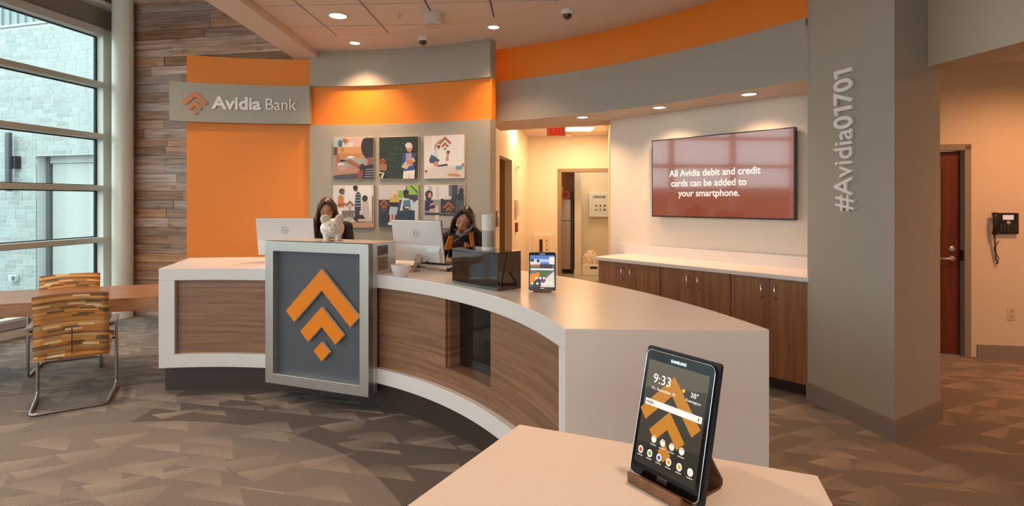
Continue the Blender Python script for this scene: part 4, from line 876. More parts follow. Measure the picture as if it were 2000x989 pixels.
to = 0.09; t0, t1 = tv_s(1273, to), tv_s(1553, to); Yr = tv_Y(t1, to); Yl = tv_Y(t0, to)
tz1 = (zt(247, Yr) + zt(275, Yl)) / 2; tz0 = (zt(430, Yr) + zt(424, Yl)) / 2
tv = thing('television', TF @ T((t0 + t1) / 2, tz0, 0), 'large wall-mounted television with orange-brown message slide', 'television'); tw = t1 - t0; th = tz1 - tz0
part(MB().box((-tw / 2, 0, 0.03), (tw / 2, th, to)), 'housing', BLACK, tv, bevel=0.003)
part(MB().box((-0.3, 0.2, 0.0), (0.3, th - 0.2, 0.03)), 'wall_mount', BLACK, tv)
def tv_screen():
    m = bpy.data.materials.new('lit_screen'); m.use_nodes = True; p = m.node_tree.nodes['Principled BSDF']
    p.inputs['Base Color'].default_value = col('1a1211'); p.inputs['Roughness'].default_value = 0.09; p.inputs['Specular IOR Level'].default_value = 0.7
    p.inputs['Emission Color'].default_value = col('a85236'); p.inputs['Emission Strength'].default_value = 0.72; p.inputs['Coat Weight'].default_value = 1; p.inputs['Coat IOR'].default_value = 1.5; p.inputs['Coat Roughness'].default_value = 0.04; return m
part(MB().box((-tw / 2 + 0.012, 0.014, to), (tw / 2 - 0.012, th - 0.012, to + 0.001)), 'screen', tv_screen(), tv)
LW = mat('lit_caption', 'e9dcdc', 0.3, emit='f0dcd8', es=0.6)
for i, (s_, cx_) in enumerate((('All Avidia debit and credit', -0.01), ('cards can be added to', -0.035), ('your smartphone.', -0.03))):
    text(s_, 0.098, LW, tv, T(cx_ * tw * 1.5 - 0.02, th * (0.515 - 0.125 * i), to + 0.0015), bold=0.0014, align='CENTER', extrude=0.0, name='lettering', squash=0.93)
# ------------------------------------------------------------------ ceiling fittings
def downlight(p, r, label, group, power, ang=1.9, c=None):
    d = thing('recessed_downlight', p, label, 'downlight', group)
    part(MB().lathe([(r, 0.0), (r + 0.012, -0.001), (r + 0.014, -0.005), (r, -0.006), (r - 0.006, -0.002), (r - 0.006, 0.0)], n=32, cap=False), 'trim_ring', WHITEP, d, smooth=True)
    part(MB().lathe([(0, -0.0015), (r - 0.003, -0.0015), (r - 0.003, -0.0005), (0, -0.0005)], n=32), 'lens', LENS, d)
    l = light('SPOT', 'lamp', (0, 0, -0.02), power, c or WARM, d, spot_size=ang, spot_blend=0.9, shadow_soft_size=r)
    return d
GL = 'recessed lobby ceiling downlights'
for px, py, r, lb in ((660, 31, 0.088, 'large round recessed downlight in the ceiling tile beside the beam'), (693, 84, 0.062, 'small recessed downlight in plaster ceiling border near the beam'), (964, 53, 0.062, 'recessed downlight in plaster ceiling above end of curved wall')):
    downlight(G(px, py, ZC), r, lb, GL, DOWN_W)
for px, py, lb in ((1463, 184, 'soffit downlight nearest the pillar above the television'), (1288, 210, 'middle soffit downlight above the left edge of television'), (1138, 229, 'soffit downlight farthest from pillar near the exit sign')):
    downlight(G(px, py, ZS), 0.066, lb, 'downlights in the low soffit', SOFF_W, 2.3)
k = 0
for X in (-1.2, 0.9):                 # unseen downlights added above and behind the camera for even fill light
    for Y in (-3.6, -1.2, 1.2, 3.3):
        downlight(Vector((X, Y, ZC + 0.05)), 0.088, 'unseen fill downlight added to the lobby ceiling for evener light', GL + ' added outside the picture', DOWN_W * (0.5 if Y < 0 else 0.85))
for X, Y in ((4.9, 4.3), (5.6, 2.6)): downlight(Vector((X, Y, 3.0)), 0.088, 'round recessed downlight in the hall ceiling outside the picture', 'hall downlights outside the picture', 190, 2.9, (1.0, 0.44, 0.17))
for X, Y in ((-4.3, -2.8), (-4.3, -0.4), (-4.3, 2.0), (-4.0, 4.6)): downlight(Vector((X, Y, 4.35)), 0.088, 'unseen downlight added to the high window-side ceiling to brighten the left side', 'added high ceiling downlights outside the picture', DOWN_W * 1.5, 2.2, (1.0, 0.76, 0.55))  # unseen lamps added because the left side needs more light
for px, py, lb in ((826, 73, 'dome security camera on the ceiling beside the drum fitting'), (1108, 20, 'dome security camera on ceiling in front of the orange band')):
    p = G(px, py, ZC); d = thing('dome_camera', p, lb, 'security camera', 'ceiling dome cameras')
    part(MB().lathe([(0.0, 0), (0.062, 0), (0.062, -0.03), (0.055, -0.045), (0, -0.045)], n=28), 'base', WHITEP, d, angle=0.7)
    part(MB().ell((0, 0, -0.045), (0.046, 0.046, 0.046), nu=24, nv=14), 'dome', mat('smoked_dome', '3a3833', 0.08, spec=0.8), d, smooth=True)
    part(MB().ell((0.01, -0.03, -0.07), (0.014, 0.014, 0.014), nu=12, nv=8), 'lens', BLACK, d, smooth=True)
p = G(846, 28, ZC)
d = thing('ceiling_drum', p, 'white round drum speaker hanging from the tiled ceiling', 'ceiling speaker')
part(MB().lathe([(0, 0), (0.1, 0), (0.103, -0.02), (0.1, -0.105), (0.09, -0.115), (0, -0.115)], n=36), 'drum', mat('drum_paint', 'd6c9bd', 0.6), d, angle=0.7)
part(MB().lathe([(0, -0.116), (0.085, -0.116), (0.085, -0.119), (0, -0.119)], n=30), 'grille', mat('drum_grille', 'c9bbae', 0.7), d)
p = G(780, 26, ZC); d = thing('fire_sprinkler', p, 'small chrome fire sprinkler head in a ceiling tile', 'sprinkler')
part(MB().lathe([(0, 0), (0.035, 0), (0.03, -0.008), (0, -0.008)], n=20), 'escutcheon', CHROME, d)
part(MB().lathe([(0, -0.008), (0.008, -0.008), (0.006, -0.03), (0, -0.03)], n=10).tube([(-0.012, 0, -0.012), (-0.014, 0, -0.03), (0, 0, -0.04), (0.014, 0, -0.03), (0.012, 0, -0.012)], 0.003, n=6), 'yoke', CHROME, d)
part(MB().lathe([(0, -0.038), (0.018, -0.038), (0.018, -0.041), (0, -0.041)], n=14), 'deflector', CHROME, d)
# ------------------------------------------------------------------ corridor fittings
def cor_s(px):                             # along the left corridor wall
    k = kx(px); o_ = KF.translation; return (k * o_.y - o_.x) / (UD.x - k * UD.y)
def cor_z(px, py): return zt(py, KF.translation.y + UD.y * cor_s(px))
def end_s(px): k = kx(px); o_ = EF.translation; return (k * o_.y - o_.x) / (VD.x - k * VD.y)
def end_z(px, py): return zt(py, EF.translation.y + VD.y * end_s(px))
YE = 8.6; p = Vector((kx(1086) * YE, YE, zt(255.5, YE)))
ex = thing('exit_sign', frame((p.x, p.y, 2.90), (1, -0.05, 0)), 'red-lettered exit sign hanging from the corridor ceiling', 'exit sign')
zc = p.z - 2.90
part(MB().box((-0.15, zc - 0.085, -0.012), (0.15, zc + 0.115, 0.012)), 'sign_panel', mat('exit_panel', 'd6b690', 0.4), ex)
part(MB().box((-0.1, zc + 0.115, -0.02), (0.1, 0.0, 0.02)), 'housing', WHITEP, ex)
RED = mat('exit_red', 'c80e08', 0.5, emit='f00e08', es=0.55)
text('EXIT', 0.2, RED, ex, T(0.022, zc - 0.07, 0.0130), bold=0.010, align='CENTER', squash=0.6)
text('<', 0.13, RED, ex, T(-0.147, zc + 0.0, 0.0125), bold=0.004, squash=0.6)
lp = G(1128, 252, 2.895)
tr = thing('ceiling_troffer', Vector((lp.x, lp.y, 2.898)), 'square lit troffer in the corridor ceiling beside exit sign', 'ceiling light')
part(MB().box((-0.3, -0.3, -0.006), (0.3, 0.3, 0)), 'frame', WHITEP, tr); part(MB().box((-0.27, -0.27, -0.010), (0.27, 0.27, -0.006)), 'diffuser', lamp_mat('troffer_diffuser', 'ffe2b8', 2.0), tr)
a = light('AREA', 'lamp', (0, 0, -0.03), 38, (1.0, 0.56, 0.26), tr, size=0.5)
l2 = thing('ceiling_troffer', T(0.12, 8.9, 2.898), 'unseen extra troffer added to light the corridor, hidden by the soffit', 'ceiling light')  # extra lamp kept out of view, placed to light the corridor
part(MB().box((-0.3, -0.3, -0.006), (0.3, 0.3, 0)), 'frame', WHITEP, l2); part(MB().box((-0.27, -0.27, -0.010), (0.27, 0.27, -0.006)), 'diffuser', MATS['troffer_diffuser'], l2)
light('AREA', 'lamp', (0, 0, -0.03), 32, (1.0, 0.56, 0.26), l2, size=0.5)
sm = G(1110, 262, 2.89); d = thing('smoke_detector', sm, 'white smoke detector on corridor ceiling under the exit sign', 'smoke detector')
part(MB().lathe([(0, 0), (0.065, 0), (0.065, -0.02), (0, -0.02)], n=24), 'base', WHITEP, d); part(MB().lathe([(0.05, -0.02), (0.04, -0.045), (0, -0.047)], n=24), 'sensor_cap', WHITEP, d)
def on_cor(px, py0, py1, w, name, label, cat, dpt=0.03):
    s = cor_s(px); z0, z1 = cor_z(px, py1), cor_z(px, py0)
    return thing(name, KF @ T(s, z0, 0), label, cat), z1 - z0
d, h_ = on_cor(1007, 315, 332, 0.1, 'alarm_strobe', 'white fire alarm strobe high on the corridor wall', 'alarm')
part(MB().box((-0.06, 0, 0), (0.06, h_, 0.035)), 'housing', WHITEP, d, bevel=0.005); part(MB().ell((0, h_ * 0.4, 0.04), (0.035, 0.03, 0.03)), 'strobe_lens', mat('strobe_lens_plastic', 'e9d9c4', 0.1), d)
d, h_ = on_cor(1007, 390, 422, 0.1, 'wall_panel', 'white control panel on the corridor wall above pull station', 'control panel')
part(MB().box((-0.12, 0, 0), (0.12, h_, 0.05)), 'housing', WHITEP, d, bevel=0.006); part(MB().box((-0.09, 0.04, 0.05), (0.09, h_ - 0.04, 0.054)), 'cover', mat('panel_cover', 'd4c6b4', 0.4), d)
d, h_ = on_cor(1007, 435, 453, 0.1, 'fire_pull_station', 'red fire alarm pull station on the corridor wall', 'alarm')
part(MB().box((-0.05, 0, 0), (0.05, h_, 0.04)), 'housing', mat('alarm_red', 'a01a14', 0.35), d, bevel=0.005); part(MB().box((-0.03, h_ * 0.25, 0.04), (0.03, h_ * 0.45, 0.052)), 'pull_handle', WHITEP, d)
d, h_ = on_cor(968.5, 412, 443, 0.1, 'wall_controller', 'dark controller mounted at the corridor edge behind the speaker', 'controller')
part(MB().box((-0.06, 0, 0), (0.06, h_, 0.03)), 'housing', mat('controller_grey', '6d6258', 0.4), d, bevel=0.004); part(MB().box((-0.04, h_ * 0.6, 0.03), (0.04, h_ * 0.9, 0.032)), 'display', WHITEP, d)
s = end_s(1061); z0, z1 = end_z(1061, 505), end_z(1061, 458); wd = 0.40
d = thing('extinguisher_cabinet', EF @ T(s, z0, 0), 'white fire extinguisher cabinet on the corridor end wall', 'cabinet'); h_ = z1 - z0
part(MB().box((-wd / 2, -0.2, 0), (wd / 2, h_, 0.03)), 'frame', WHITEP, d, bevel=0.006); part(MB().box((-wd / 2 + 0.05, -0.15, 0.03), (wd / 2 - 0.05, h_ - 0.05, 0.036)), 'door', mat('cabinet_cream', 'e3d2b8', 0.4), d)
part(MB().box((-0.075, -0.1, 0.036), (-0.01, h_ - 0.1, 0.038)), 'glass_slot', mat('dark_slot_glass', '3a2018', 0.1), d)
for i, ch in enumerate('FIRE'): text(ch, 0.07, BLACK, d, T(0.06, h_ - 0.16 - i * 0.085, 0.037), bold=0.001)
# kitchen
def kit(px, py, zoff):                     # point at local depth zoff behind the corridor end wall
    k = kx(px); o_ = EF.translation + EF.to_3x3() @ Vector((0, 0, zoff)); s = (k * o_.y - o_.x) / (VD.x - k * VD.y)
    return s, zt(py, o_.y + VD.y * s)
fz = -0.95
f0, fb = kit(1094, 534, fz); f1, ft = kit(1114, 389, fz); _, fm = kit(1100, 432, fz); f0 = f1 - 0.42
fr = thing('refrigerator', EF @ T((f0 + f1) / 2, 0, fz - 0.25), 'stainless two-door refrigerator seen through the kitchen doorway', 'refrigerator')
wd = (f1 - f0) / 2; FS = mat('fridge_steel', 'b8ae9c', 0.35, 0.6)
part(MB().box((-wd, 0.09, -0.25), (wd + 0.06, ft, 0.2)), 'cabinet', mat('fridge_side', '4a443c', 0.5), fr)
part(MB().box((-wd, 0.10, 0.2), (wd, fm - 0.008, 0.25)), 'lower_door', FS, fr, bevel=0.006); part(MB().box((-wd, fm + 0.008, 0.2), (wd, ft, 0.25)), 'freezer_door', FS, fr, bevel=0.006)
part(MB().box((-wd, 0, -0.2), (wd + 0.06, 0.09, 0.2)), 'kick_grille', BLACK, fr)
c0, cz0 = kit(1094, 380, -1.1); c1, cz1 = kit(1120, 345, -1.1)
d = thing('wall_cabinet', EF @ T(f0 + 0.25, cz0 + 0.05, -1.35), 'walnut wall cabinet above the refrigerator', 'cabinet')
part(MB().box((-0.3, 0, -0.14), (0.33, cz1 - cz0 + 0.1, 0.2)), 'carcass', WALNUTV, d); part(MB().box((-0.3, 0.004, 0.2), (0.325, cz1 - cz0 + 0.095, 0.22)), 'door', WALNUTV, d)
s_, z_ = kit(1100, 388, -1.0)
d = thing('cereal_box', EF @ T(s_ - 0.04, ft, -1.0), 'white and orange cardboard box on top of the refrigerator', 'box')
part(MB().box((-0.12, 0, -0.03), (0.04, 0.26, 0.03)), 'carton', WHITEP, d); part(MB().box((0.0, 0.02, 0.0301), (0.04, 0.24, 0.031)), 'orange_label', ORANGE, d)
pl_ = thing('wall_clock', EF @ T(s_ + 0.065, ft + 0.15, -0.94), 'orange round tin standing on top of the refrigerator', 'tin')
part(MB().lathe([(0, 0), (0.09, 0), (0.09, 0.03), (0, 0.03)], n=24), 'tin_body', mat('orange_tin', 'b4581c', 0.4), pl_, local=T(0, -0.06, 0)); part(MB().lathe([(0, 0.03), (0.06, 0.03), (0.06, 0.033), (0, 0.033)], n=24), 'tin_lid', mat('tin_brown', '7a3a16', 0.4), pl_, local=T(0, -0.06, 0))
pl_.name = 'round_tin'
w0, _ = kit(1122, 400, -0.9); w1, _ = kit(1135, 400, -0.9)
struct(MB().box((w0, 0, -1.5), (w1, 2.6, -0.9)).box((w0 - 0.01, 0, -1.5), (w1 + 0.01, 0.1, -0.89)).build('wall_kitchen_stub', WALLW, world=EF))
b0, bz0 = kit(1150.5, 424, -1.4); b1, bz1 = kit(1206, 377, -1.4)
d = thing('first_aid_cabinet', EF @ T((b0 + b1) / 2, bz0, -1.5), 'white first aid cabinet lettered CINTAS in the kitchen', 'cabinet'); wd = (b1 - b0) / 2; h_ = bz1 - bz0
part(MB().box((-wd, 0, 0), (wd, h_, 0.1)), 'housing', WHITEP, d, bevel=0.006)
text('CINTAS', 0.08, BLACK, d, T(-wd * 0.72, h_ * 0.78, 0.1005), bold=0.003)
for i in range(6):
    c = ('4a7a4a', 'b03a22', '2a2a30', '7a9a8a', 'c07a4a', '30302e')[i]
    part(MB().lathe([(0, 0.1), (0.024, 0.1), (0.024, 0.1015), (0, 0.1015)], n=12), 'pictogram', mat('pict_' + c, c, 0.6), d, local=T(-wd * 0.5 + (i % 3) * 0.095, h_ * (0.47 if i < 3 else 0.3), 0))
g0, gz = kit(1137, 510, -0.75); g1, _ = kit(1172, 510, -0.75)
d = thing('waste_bin', EF @ T((g0 + g1) / 2, 0.004, -0.9), 'white bin heaped with clear plastic bags in the kitchen', 'bin'); wd = (g1 - g0) / 2
part(MB().box((-wd, 0, -0.15), (wd, gz - 0.08, 0.15)), 'bin_body', WHITEP, d, bevel=0.01); part(MB().box((-0.02, gz - 0.17, 0.15), (0.13, gz - 0.12, 0.153)), 'black_tab', BLACK, d)
random.seed(3)
part(MB().ell((0, gz + 0.0, 0), (wd * 0.95, 0.22, 0.14), nu=22, nv=14, fn=lambda x, y, z: tuple(Vector((x, y, z)) * random.uniform(0.8, 1.12))), 'plastic_bag', mat('clear_bag', 'e6dcc8', 0.25), d)
light('AREA', 'kitchen_lamp', tuple(EF @ Vector((1.3, 2.55, -0.8))), 12, (1.0, 0.78, 0.5), size=0.5)
# ------------------------------------------------------------------ hall phone and outlet
s = hall_x(1958); Yh = hall_Y(s); z0 = zt(457, Yh); h_ = zt(416, Yh) - z0
ph_ = thing('wall_phone', HF @ T(s, z0, 0), 'black desk phone mounted on the orange-lit hall wall', 'phone')
part(MB().box((-0.085, 0, 0), (0.125, h_, 0.035)), 'base', BLACK, ph_, bevel=0.008)
part(MB().tube([(-0.1, h_ * 0.98, 0.045), (-0.105, h_ * 0.8, 0.065), (-0.105, h_ * 0.3, 0.065), (-0.1, 0.0, 0.045)], [0.024, 0.018, 0.018, 0.024], n=12), 'handset', BLACK, ph_, smooth=True)
part(MB().box((-0.02, h_ * 0.68, 0.035), (0.075, h_ * 0.9, 0.037)), 'display', mat('phone_display', 'cfcad2', 0.2, emit='d8d4dc', es=0.35), ph_)
part(MB().lathe([(0, 0), (0.02, 0), (0.018, 0.005), (0, 0.005)], n=18), 'navigation_key', STEEL, ph_, local=T(0.03, h_ * 0.55, 0.035))
for i in range(4):
    for j in range(5): part(MB().box((-0.045 + j * 0.032, 0.02 + i * 0.022, 0.035), (-0.025 + j * 0.032, 0.034 + i * 0.022, 0.039)), 'key', mat('phone_key', '3a3a40', 0.4), ph_)
pts = [Vector((-0.1, 0, 0.045)).lerp(Vector((-0.07, -0.27, 0.02)), t) for t in [i / 110 for i in range(111)]]
co = [p + Vector((0.007 * math.cos(i * 0.9), 0, 0.007 * math.sin(i * 0.9))) for i, p in enumerate(pts)]
co += [Vector((-0.07 + 0.018 * math.sin(t), -0.27 - 0.018 * (1 - math.cos(t)) + 0.0, 0.02)) for t in [i * PI / 12 for i in range(13)]]
co += [Vector((-0.066 + 0.02 * math.sin(i * 0.4), -0.3 + i * 0.012, 0.018)) for i in range(20)]
part(MB().tube(co, 0.004, n=6), 'coiled_cord', BLACK, ph_, smooth=True)
s = hall_x(1975); Yh = hall_Y(s); z0, z1 = zt(626, Yh), zt(600, Yh)
ou = thing('power_outlet', HF @ T(s, z0, 0), 'cream power outlet low on the hall wall', 'outlet')
part(MB().box((-0.038, 0, 0), (0.038, z1 - z0, 0.006)), 'cover_plate', mat('outlet_cream', 'd2bda2', 0.4), ou, bevel=0.003)
for zz in (0.3, 0.7):
    r_ = part(MB().box((-0.017, (z1 - z0) * zz - 0.015, 0.006), (0.017, (z1 - z0) * zz + 0.015, 0.008)), 'receptacle', mat('outlet_face', 'c3ae94', 0.4), ou)
    part(MB().box((-0.008, (z1 - z0) * zz - 0.006, 0.008), (-0.005, (z1 - z0) * zz + 0.006, 0.0085)).box((0.005, (z1 - z0) * zz - 0.006, 0.008), (0.008, (z1 - z0) * zz + 0.006, 0.0085)), 'slot', BLACK, r_)
# ------------------------------------------------------------------ outside fittings
s, z0 = ext_pt(31, 374); _, z1 = ext_pt(29, 261); _, z2 = ext_pt(40, 318)
d = thing('outdoor_sconce', XF @ T(s, z0, 0), 'dark vertical bar light on the brick wall outside', 'wall light')
part(MB().box((-0.065, 0, 0.10), (0.055, z1 - z0, 0.17)), 'light_bar', mat('graphite_metal', '3e474c', 0.5), d, bevel=0.004); part(MB().box((0.03, z2 - z0 - 0.14, 0.004), (0.16, z2 - z0 + 0.14, 0.12)), 'bracket', BLACK, d)
s, z0 = ext_pt(31, 549); _, z1 = ext_pt(31, 537)
d = thing('outdoor_outlet', XF @ T(s, z0, 0.0), 'small grey weatherproof outlet low on the outside brick wall', 'outlet')
part(MB().box((-0.11, 0, 0.004), (0.11, z1 - z0, 0.08)), 'cover', mat('outlet_grey', 'c8ccc8', 0.4), d, bevel=0.01); part(MB().box((0.02, 0.03, 0.08), (0.09, z1 - z0 - 0.02, 0.10)), 'flap', mat('flap_dark', '6a7276', 0.4), d)
# ------------------------------------------------------------------ people
def remeshed(mb_, vox, smooth=3, zones=None, mats=()):
    me = mb_.mesh('raw'); o = bpy.data.objects.new('raw', me); COL.objects.link(o)
    r = o.modifiers.new('r', 'REMESH'); r.mode = 'VOXEL'; r.voxel_size = vox; r.use_smooth_shade = True
    s = o.modifiers.new('s', 'SMOOTH'); s.iterations = smooth; s.factor = 0.5
    bpy.context.view_layer.update()
    out = bpy.data.meshes.new_from_object(o.evaluated_get(bpy.context.evaluated_depsgraph_get())); bpy.data.objects.remove(o); bpy.data.meshes.remove(me)
    out.materials.clear()
    for m in mats: out.materials.append(m)
    if zones: out.polygons.foreach_set('material_index', [zones(p.center) for p in out.polygons])
    out.polygons.foreach_set('use_smooth', [True] * len(out.polygons)); return out
def loft_rings(mb_, rings, n=24):
    vs = []; fs = []
    for (x, y, z, rx, ry) in rings: vs += [(x + rx * math.cos(2 * PI * i / n), y + ry * math.sin(2 * PI * i / n), z) for i in range(n)]
    for k in range(len(rings) - 1):
        for i in range(n): fs.append([k * n + i, k * n + (i + 1) % n, (k + 1) * n + (i + 1) % n, (k + 1) * n + i])
    fs += [list(range(n))[::-1], list(range((len(rings) - 1) * n, len(rings) * n))]
    mb_.add(vs, fs)
def hand(mb_, w, d, side):                  # palm, four bent fingers and a thumb; d = pointing direction on a table, palm down
    d = Vector(d).normalized(); up = Vector((0, 0, 1)); lat = d.cross(up).normalized() * side
    w = Vector(w)
    for k in (-1, 0, 1): mb_.cone(w + lat * 0.017 * k, w + d * 0.085 + lat * 0.024 * k, 0.015, 0.0135)
    for k, L in zip((-1.5, -0.5, 0.5, 1.5), (0.062, 0.075, 0.080, 0.070)):
        a = w + d * 0.085 + lat * 0.0175 * k; b = a + d * L * 0.5 + up * 0.008; c = b + d * L * 0.33 - up * 0.010; e = c + d * L * 0.22 - up * 0.016
        mb_.cone(a, b, 0.0095, 0.009); mb_.cone(b, c, 0.009, 0.008); mb_.cone(c, e, 0.008, 0.0068)
    a = w + d * 0.025 + lat * 0.022; b = a + d * 0.035 + lat * 0.024 - up * 0.005; c = b + d * 0.03 + lat * 0.006 - up * 0.006
    mb_.cone(a, b, 0.0125, 0.0105); mb_.cone(b, c, 0.0105, 0.0085)
def face_fn(x, y, z):                       # unit sphere to head shape; the face looks towards -y
    w = 1.0 - 0.30 * max(0, -z) ** 1.5
    X, Y, Z = x * w, y * (1.0 - 0.10 * max(0, -z)), z
    if y < 0: Y -= 0.05 * max(0, -z) * (1 if abs(x) < 0.6 else 0.3)
    return (X, Y, Z)
def person(name, M, label, h, HM, skin, hairm, arms, top=CLOTH, legs=CLOTH):
    p = thing(name, M, label, 'person'); mb_ = MB(); q = h / 1.62
    def V(*a): return tuple(v * q for v in a)
    loft_rings(mb_, [V(0, 0.01, .80, .155, .105), V(0, 0.01, .90, .172, .115), V(0, 0, 1.0, .145, .10), V(0, -.005, 1.08, .130, .093), V(0, -.015, 1.18, .145, .110), V(0, -.02, 1.25, .16, .115), V(0, -.005, 1.32, .165, .095), V(0, .005, 1.365, .12, .07), V(0, .008, 1.395, .06, .052)])
    for s in (-1, 1):
        sh, el, wr = [Vector(a) * q for a in arms[s]]
        mb_.cone(Vector((s * .10, 0, 1.33)) * q, sh, .066 * q, .062 * q); mb_.cone(sh, el, .058 * q, .043 * q); mb_.cone(el, wr, .043 * q, .029 * q)
        hand(mb_, wr, (wr - el) * Vector((1, 1, 0.15)), -s)
        hip, kn, an = Vector((s * .085, .01, .84)) * q, Vector((s * .09, -.005, .46)) * q, Vector((s * .09, .03, .08)) * q
        mb_.cone(hip, kn, .088 * q, .056 * q); mb_.cone(kn, kn.lerp(an, .35), .055 * q, .053 * q); mb_.cone(kn.lerp(an, .35), an, .053 * q, .036 * q)
        mb_.cone(an - Vector((0, 0, .035)), an + Vector((0, -.15, -.045)), .04, .03)
    hc = HM @ Vector((0, 0, 0))
    mb_.cone(Vector((0, .008, 1.38)) * q, HM @ Vector((0, .015, -.07)), .053 * q, .05 * q)
    hd = MB(); hd.ell((0, 0, 0), (.072, .094, .112), nu=36, nv=26, fn=face_fn)
    hd.cone((0, -.088, .018), (0, -.108, -.022), .007, .012); hd.ell((0, -.102, -.026), (.016, .012, .010))
    hd.ell((0, -.088, -.062), (.026, .012, .011)); hd.ell((0, -.078, -.096), (.024, .018, .018))
    for s in (-1, 1): hd.ell((s * .03, -.075, -.03), (.026, .02, .024)); hd.ell((s * .031, -.080, .006), (.019, .012, .012)); hd.ell((s * .073, .005, -.01), (.008, .018, .03))
    mb_.add(hd.v, hd.f, None, HM)
    wrs = [Vector(arms[s][2]) * q for s in (-1, 1)]
    def zone(c):
        if (c - hc).length < .15 and (HM.inverted() @ c).z > -.125: return 1
        for s, w in zip((-1, 1), wrs):
            e = Vector(arms[s][1]) * q
            if (c - w).dot((w - e).normalized()) > -.015 and (c - w).length < .24: return 1
        return 2 if c.z < .07 else 0
    me = remeshed(mb_, 0.0068, 2, zone, (top, skin, BLACK)); b = bpy.data.objects.new('body', me); COL.objects.link(b); b.parent = p
    for s in (-1, 1):
        part(MB().tube([HM @ Vector((s * .018, -.0945, .002)), HM @ Vector((s * .03, -.0945, -.003)), HM @ Vector((s * .044, -.087, .002))], .0022, n=6), 'eyelashes', HAIRK, p)
        part(MB().tube([HM @ Vector((s * .014, -.096, .024)), HM @ Vector((s * .032, -.094, .031)), HM @ Vector((s * .050, -.081, .025))], .0028, n=6), 'eyebrow', HAIRK, p)
    part(MB().ell((0, 0, 0), (.022, .006, .0055), nu=14, nv=8), 'lips', mat('lips', '9a4a40', 0.4), p, local=HM @ T(0, -.098, -.062), smooth=True)
    # hair: scalp cap with an open face, then locks falling from it
    hm = MB()
    hm.ell((0, .012, .016), (.086, .104, .112), nu=32, nv=20, fn=lambda x, y, z: (x, y if not (y < -.35 and z < .62 - .35 * abs(x)) else max(y, -.30), z))
    return p, hm
def lock(hm, HM, pts, r0, r1, n=8):
    k = len(pts); P = [HM @ Vector(a) if len(a) == 3 else Vector(a[:3]) for a in pts]
    hm.tube(P, [r0 + (r1 - r0) * i / (k - 1) for i in range(k)], None, n)
def finish_hair(p, cap, HM, locks, m):
    hm = MB(); hm.add(cap.v, cap.f, None, HM)
    for pts, r0, r1 in locks:                # smooth the lock through its points
        P = [Vector(a) for a in pts]; Q = []
        for i in range(len(P) - 1):
            a, b, c, d = P[max(i - 1, 0)], P[i], P[i + 1], P[min(i + 2, len(P) - 1)]
            for t in (0, .25, .5, .75): Q.append(0.5 * ((2 * b) + (c - a) * t + (2 * a - 5 * b + 4 * c - d) * t * t + (3 * b - a - 3 * c + d) * t ** 3))
        Q.append(P[-1]); k = len(Q)
        hm.tube(Q, [r0 + (r1 - r0) * (i / (k - 1)) ** 1.5 for i in range(k)], None, 8)
    me = remeshed(hm, 0.0062, 1, None, (m,)); o = bpy.data.objects.new('hair', me); COL.objects.link(o); o.parent = p
random.seed(5)
# woman by the left monitor: looks down, long brown hair
LW_Y = 5.5; lw = Vector((kx(641) * LW_Y, LW_Y, 0)); q = 1.0
HM1 = T(-0.005, -0.045, 1.505) @ RZ(0.05) @ RX(0.42)
arms = {-1: ((-.185, 0, 1.325), (-.235, -.06, 1.10), (-.12, -.26, 1.075)), 1: ((.185, 0, 1.325), (.235, -.06, 1.10), (.12, -.26, 1.075))}
p1, cap1 = person('person', Matrix.Translation(lw) @ RZ(math.radians(12)), 'person with long brown hair in black top behind the piggy bank', 1.62, HM1, SKIN2, HAIRB, arms)
lk = []
for i in range(26):
    t = i / 25; a = math.radians(-26 + 232 * t)          # around the sides and the back of the head
    x, y = math.cos(a), math.sin(a)
    s = HM1 @ Vector((.075 * x, .012 + .09 * y, .045)); f_ = max(0, -y)
    e1 = HM1 @ Vector((.09 * x, .02 + .10 * y, -.05))
    out = .105 + .03 * abs(x)
    mid = Vector((out * x - .005, -.02 + .085 * y - .03, 1.37)); low = Vector((out * x * 1.15 - .03 * (x < 0), -.03 + .10 * y - .05 * (abs(x) > .6), 1.25)); end = Vector((out * x * 1.1 - .035 * (x < 0), -.04 + .10 * y - .06 * (abs(x) > .6), 1.14 + .03 * random.random()))
    lk.append(([s, e1, mid, low, end], .021, .008))
for s in (-1, 1):
    for k in range(3):
        lk.append(([HM1 @ Vector((s * .012, -.05 + .02 * k, .118 - .004 * k)), HM1 @ Vector((s * (.062 + .004 * k), -.068 + .02 * k, .06)), HM1 @ Vector((s * .090, -.040 + .012 * k, -.02)), Vector((s * .102, -.085, 1.38)), Vector((s * .10, -.12, 1.24))], .018, .009))
finish_hair(p1, cap1, HM1, lk, HAIRB)
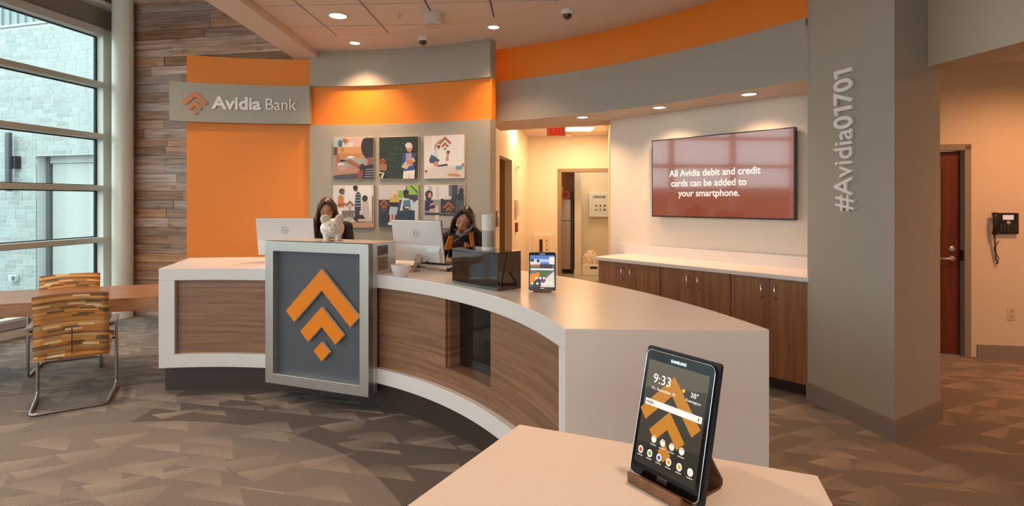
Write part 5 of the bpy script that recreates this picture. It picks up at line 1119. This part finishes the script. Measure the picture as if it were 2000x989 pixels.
# woman on the phone: head bent towards her left shoulder, black hair, orange scarf
RW_Y = 5.0; rw_ = Vector((kx(908) * RW_Y, RW_Y, 0))
HM2 = T(0.005, -0.07, 1.425) @ RY(0.32) @ RX(0.48)
arms = {-1: ((-.18, 0, 1.29), (-.235, -.05, 1.06), (-.09, -.24, 1.075)), 1: ((.18, 0, 1.29), (.23, -.06, 1.08), (.07, -.27, 1.075))}
p2, cap2 = person('person', Matrix.Translation(rw_) @ RZ(math.radians(-3)), 'person with black hair and orange scarf holding phone against shoulder', 1.56, HM2, SKIN2, HAIRK, arms)
lk = []
for i in range(26):
    t = i / 25; a = math.radians(-14 + 208 * t); x, y = math.cos(a), math.sin(a)
    s = HM2 @ Vector((.075 * x, .012 + .09 * y, .045)); e1 = HM2 @ Vector((.092 * x, .02 + .10 * y, -.05))
    off = .03 if x > 0 else -.02
    mid = Vector((.115 * x + off, -.02 + .09 * y, 1.30)); low = Vector((.12 * x + off, -.02 + .095 * y - .03 * (abs(x) > .7), 1.19)); end = Vector((.12 * x + off, -.02 + .095 * y - .04 * (abs(x) > .7), 1.06 + .04 * random.random()))
    lk.append(([s, e1, mid, low, end], .021, .010))
for s in (-1, 1):
    for k in range(3):
        lk.append(([HM2 @ Vector((-.02 + s * .012, -.05 + .02 * k, .118 - .004 * k)), HM2 @ Vector((s * (.064 + .004 * k), -.066 + .02 * k, .062)), HM2 @ Vector((s * .092, -.038 + .012 * k, -.02)), HM2 @ Vector((s * .100, -.02, -.09))], .019, .012))
finish_hair(p2, cap2, HM2, lk, HAIRK)
def scarf(pts, w0, w1, name='scarf'):
    vs = []; fs = []; n = len(pts); k = 7
    for i, pnt in enumerate(pts):
        w = w0 + (w1 - w0) * i / (n - 1)
        for j in range(k): u = j / (k - 1) - .5; vs.append((pnt[0] + u * w, pnt[1] + .010 * math.sin(j * 2.1 + i * .3) , pnt[2] + .012 * abs(u)))
    for i in range(n - 1):
        for j in range(k - 1): a = i * k + j; fs.append([a, a + 1, a + k + 1, a + k])
    o = part(MB().add(vs, fs), name, SCARF, p2, smooth=True); so = o.modifiers.new('thick', 'SOLIDIFY'); so.thickness = .014
scarf([(.085, -.16, 1.30), (.088, -.165, 1.24), (.092, -.165, 1.18), (.094, -.16, 1.12), (.096, -.15, 1.06)], .025, .05)
scarf([(-.115, -.13, 1.27), (-.125, -.14, 1.23), (-.135, -.14, 1.19), (-.14, -.135, 1.15)], .03, .06)
part(MB().tube([(-.06, -.10, 1.30), (-.02, -.125, 1.285), (.03, -.11, 1.30)], [.018, .016, .018], n=10), 'collar', mat('grey_collar', '7c8088', 0.8), p2, smooth=True)
hs = thing('phone_handset', PW(p2) @ T(0, 0, 0), 'grey telephone handset held between cheek and shoulder', 'phone handset')
part(MB().tube([(.098, -.085, 1.435), (.102, -.125, 1.39), (.075, -.165, 1.345), (.035, -.185, 1.315)], [.020, .013, .013, .018], n=12), 'grip', mat('handset_grey', '6f7278', 0.4), hs, smooth=True)
part(MB().ell((.092, -.08, 1.435), (.018, .022, .022)), 'earpiece', MATS['handset_grey'], hs, smooth=True)
part(MB().ell((.034, -.18, 1.318), (.02, .016, .018)), 'mouthpiece', MATS['handset_grey'], hs, smooth=True)
for i in range(6): part(MB().ell((-.10 + i * .017, -.155 + .002 * i, 1.215 + i * .011), (.005, .004, .005), nu=8, nv=6), 'bead', WHITEP, p2)
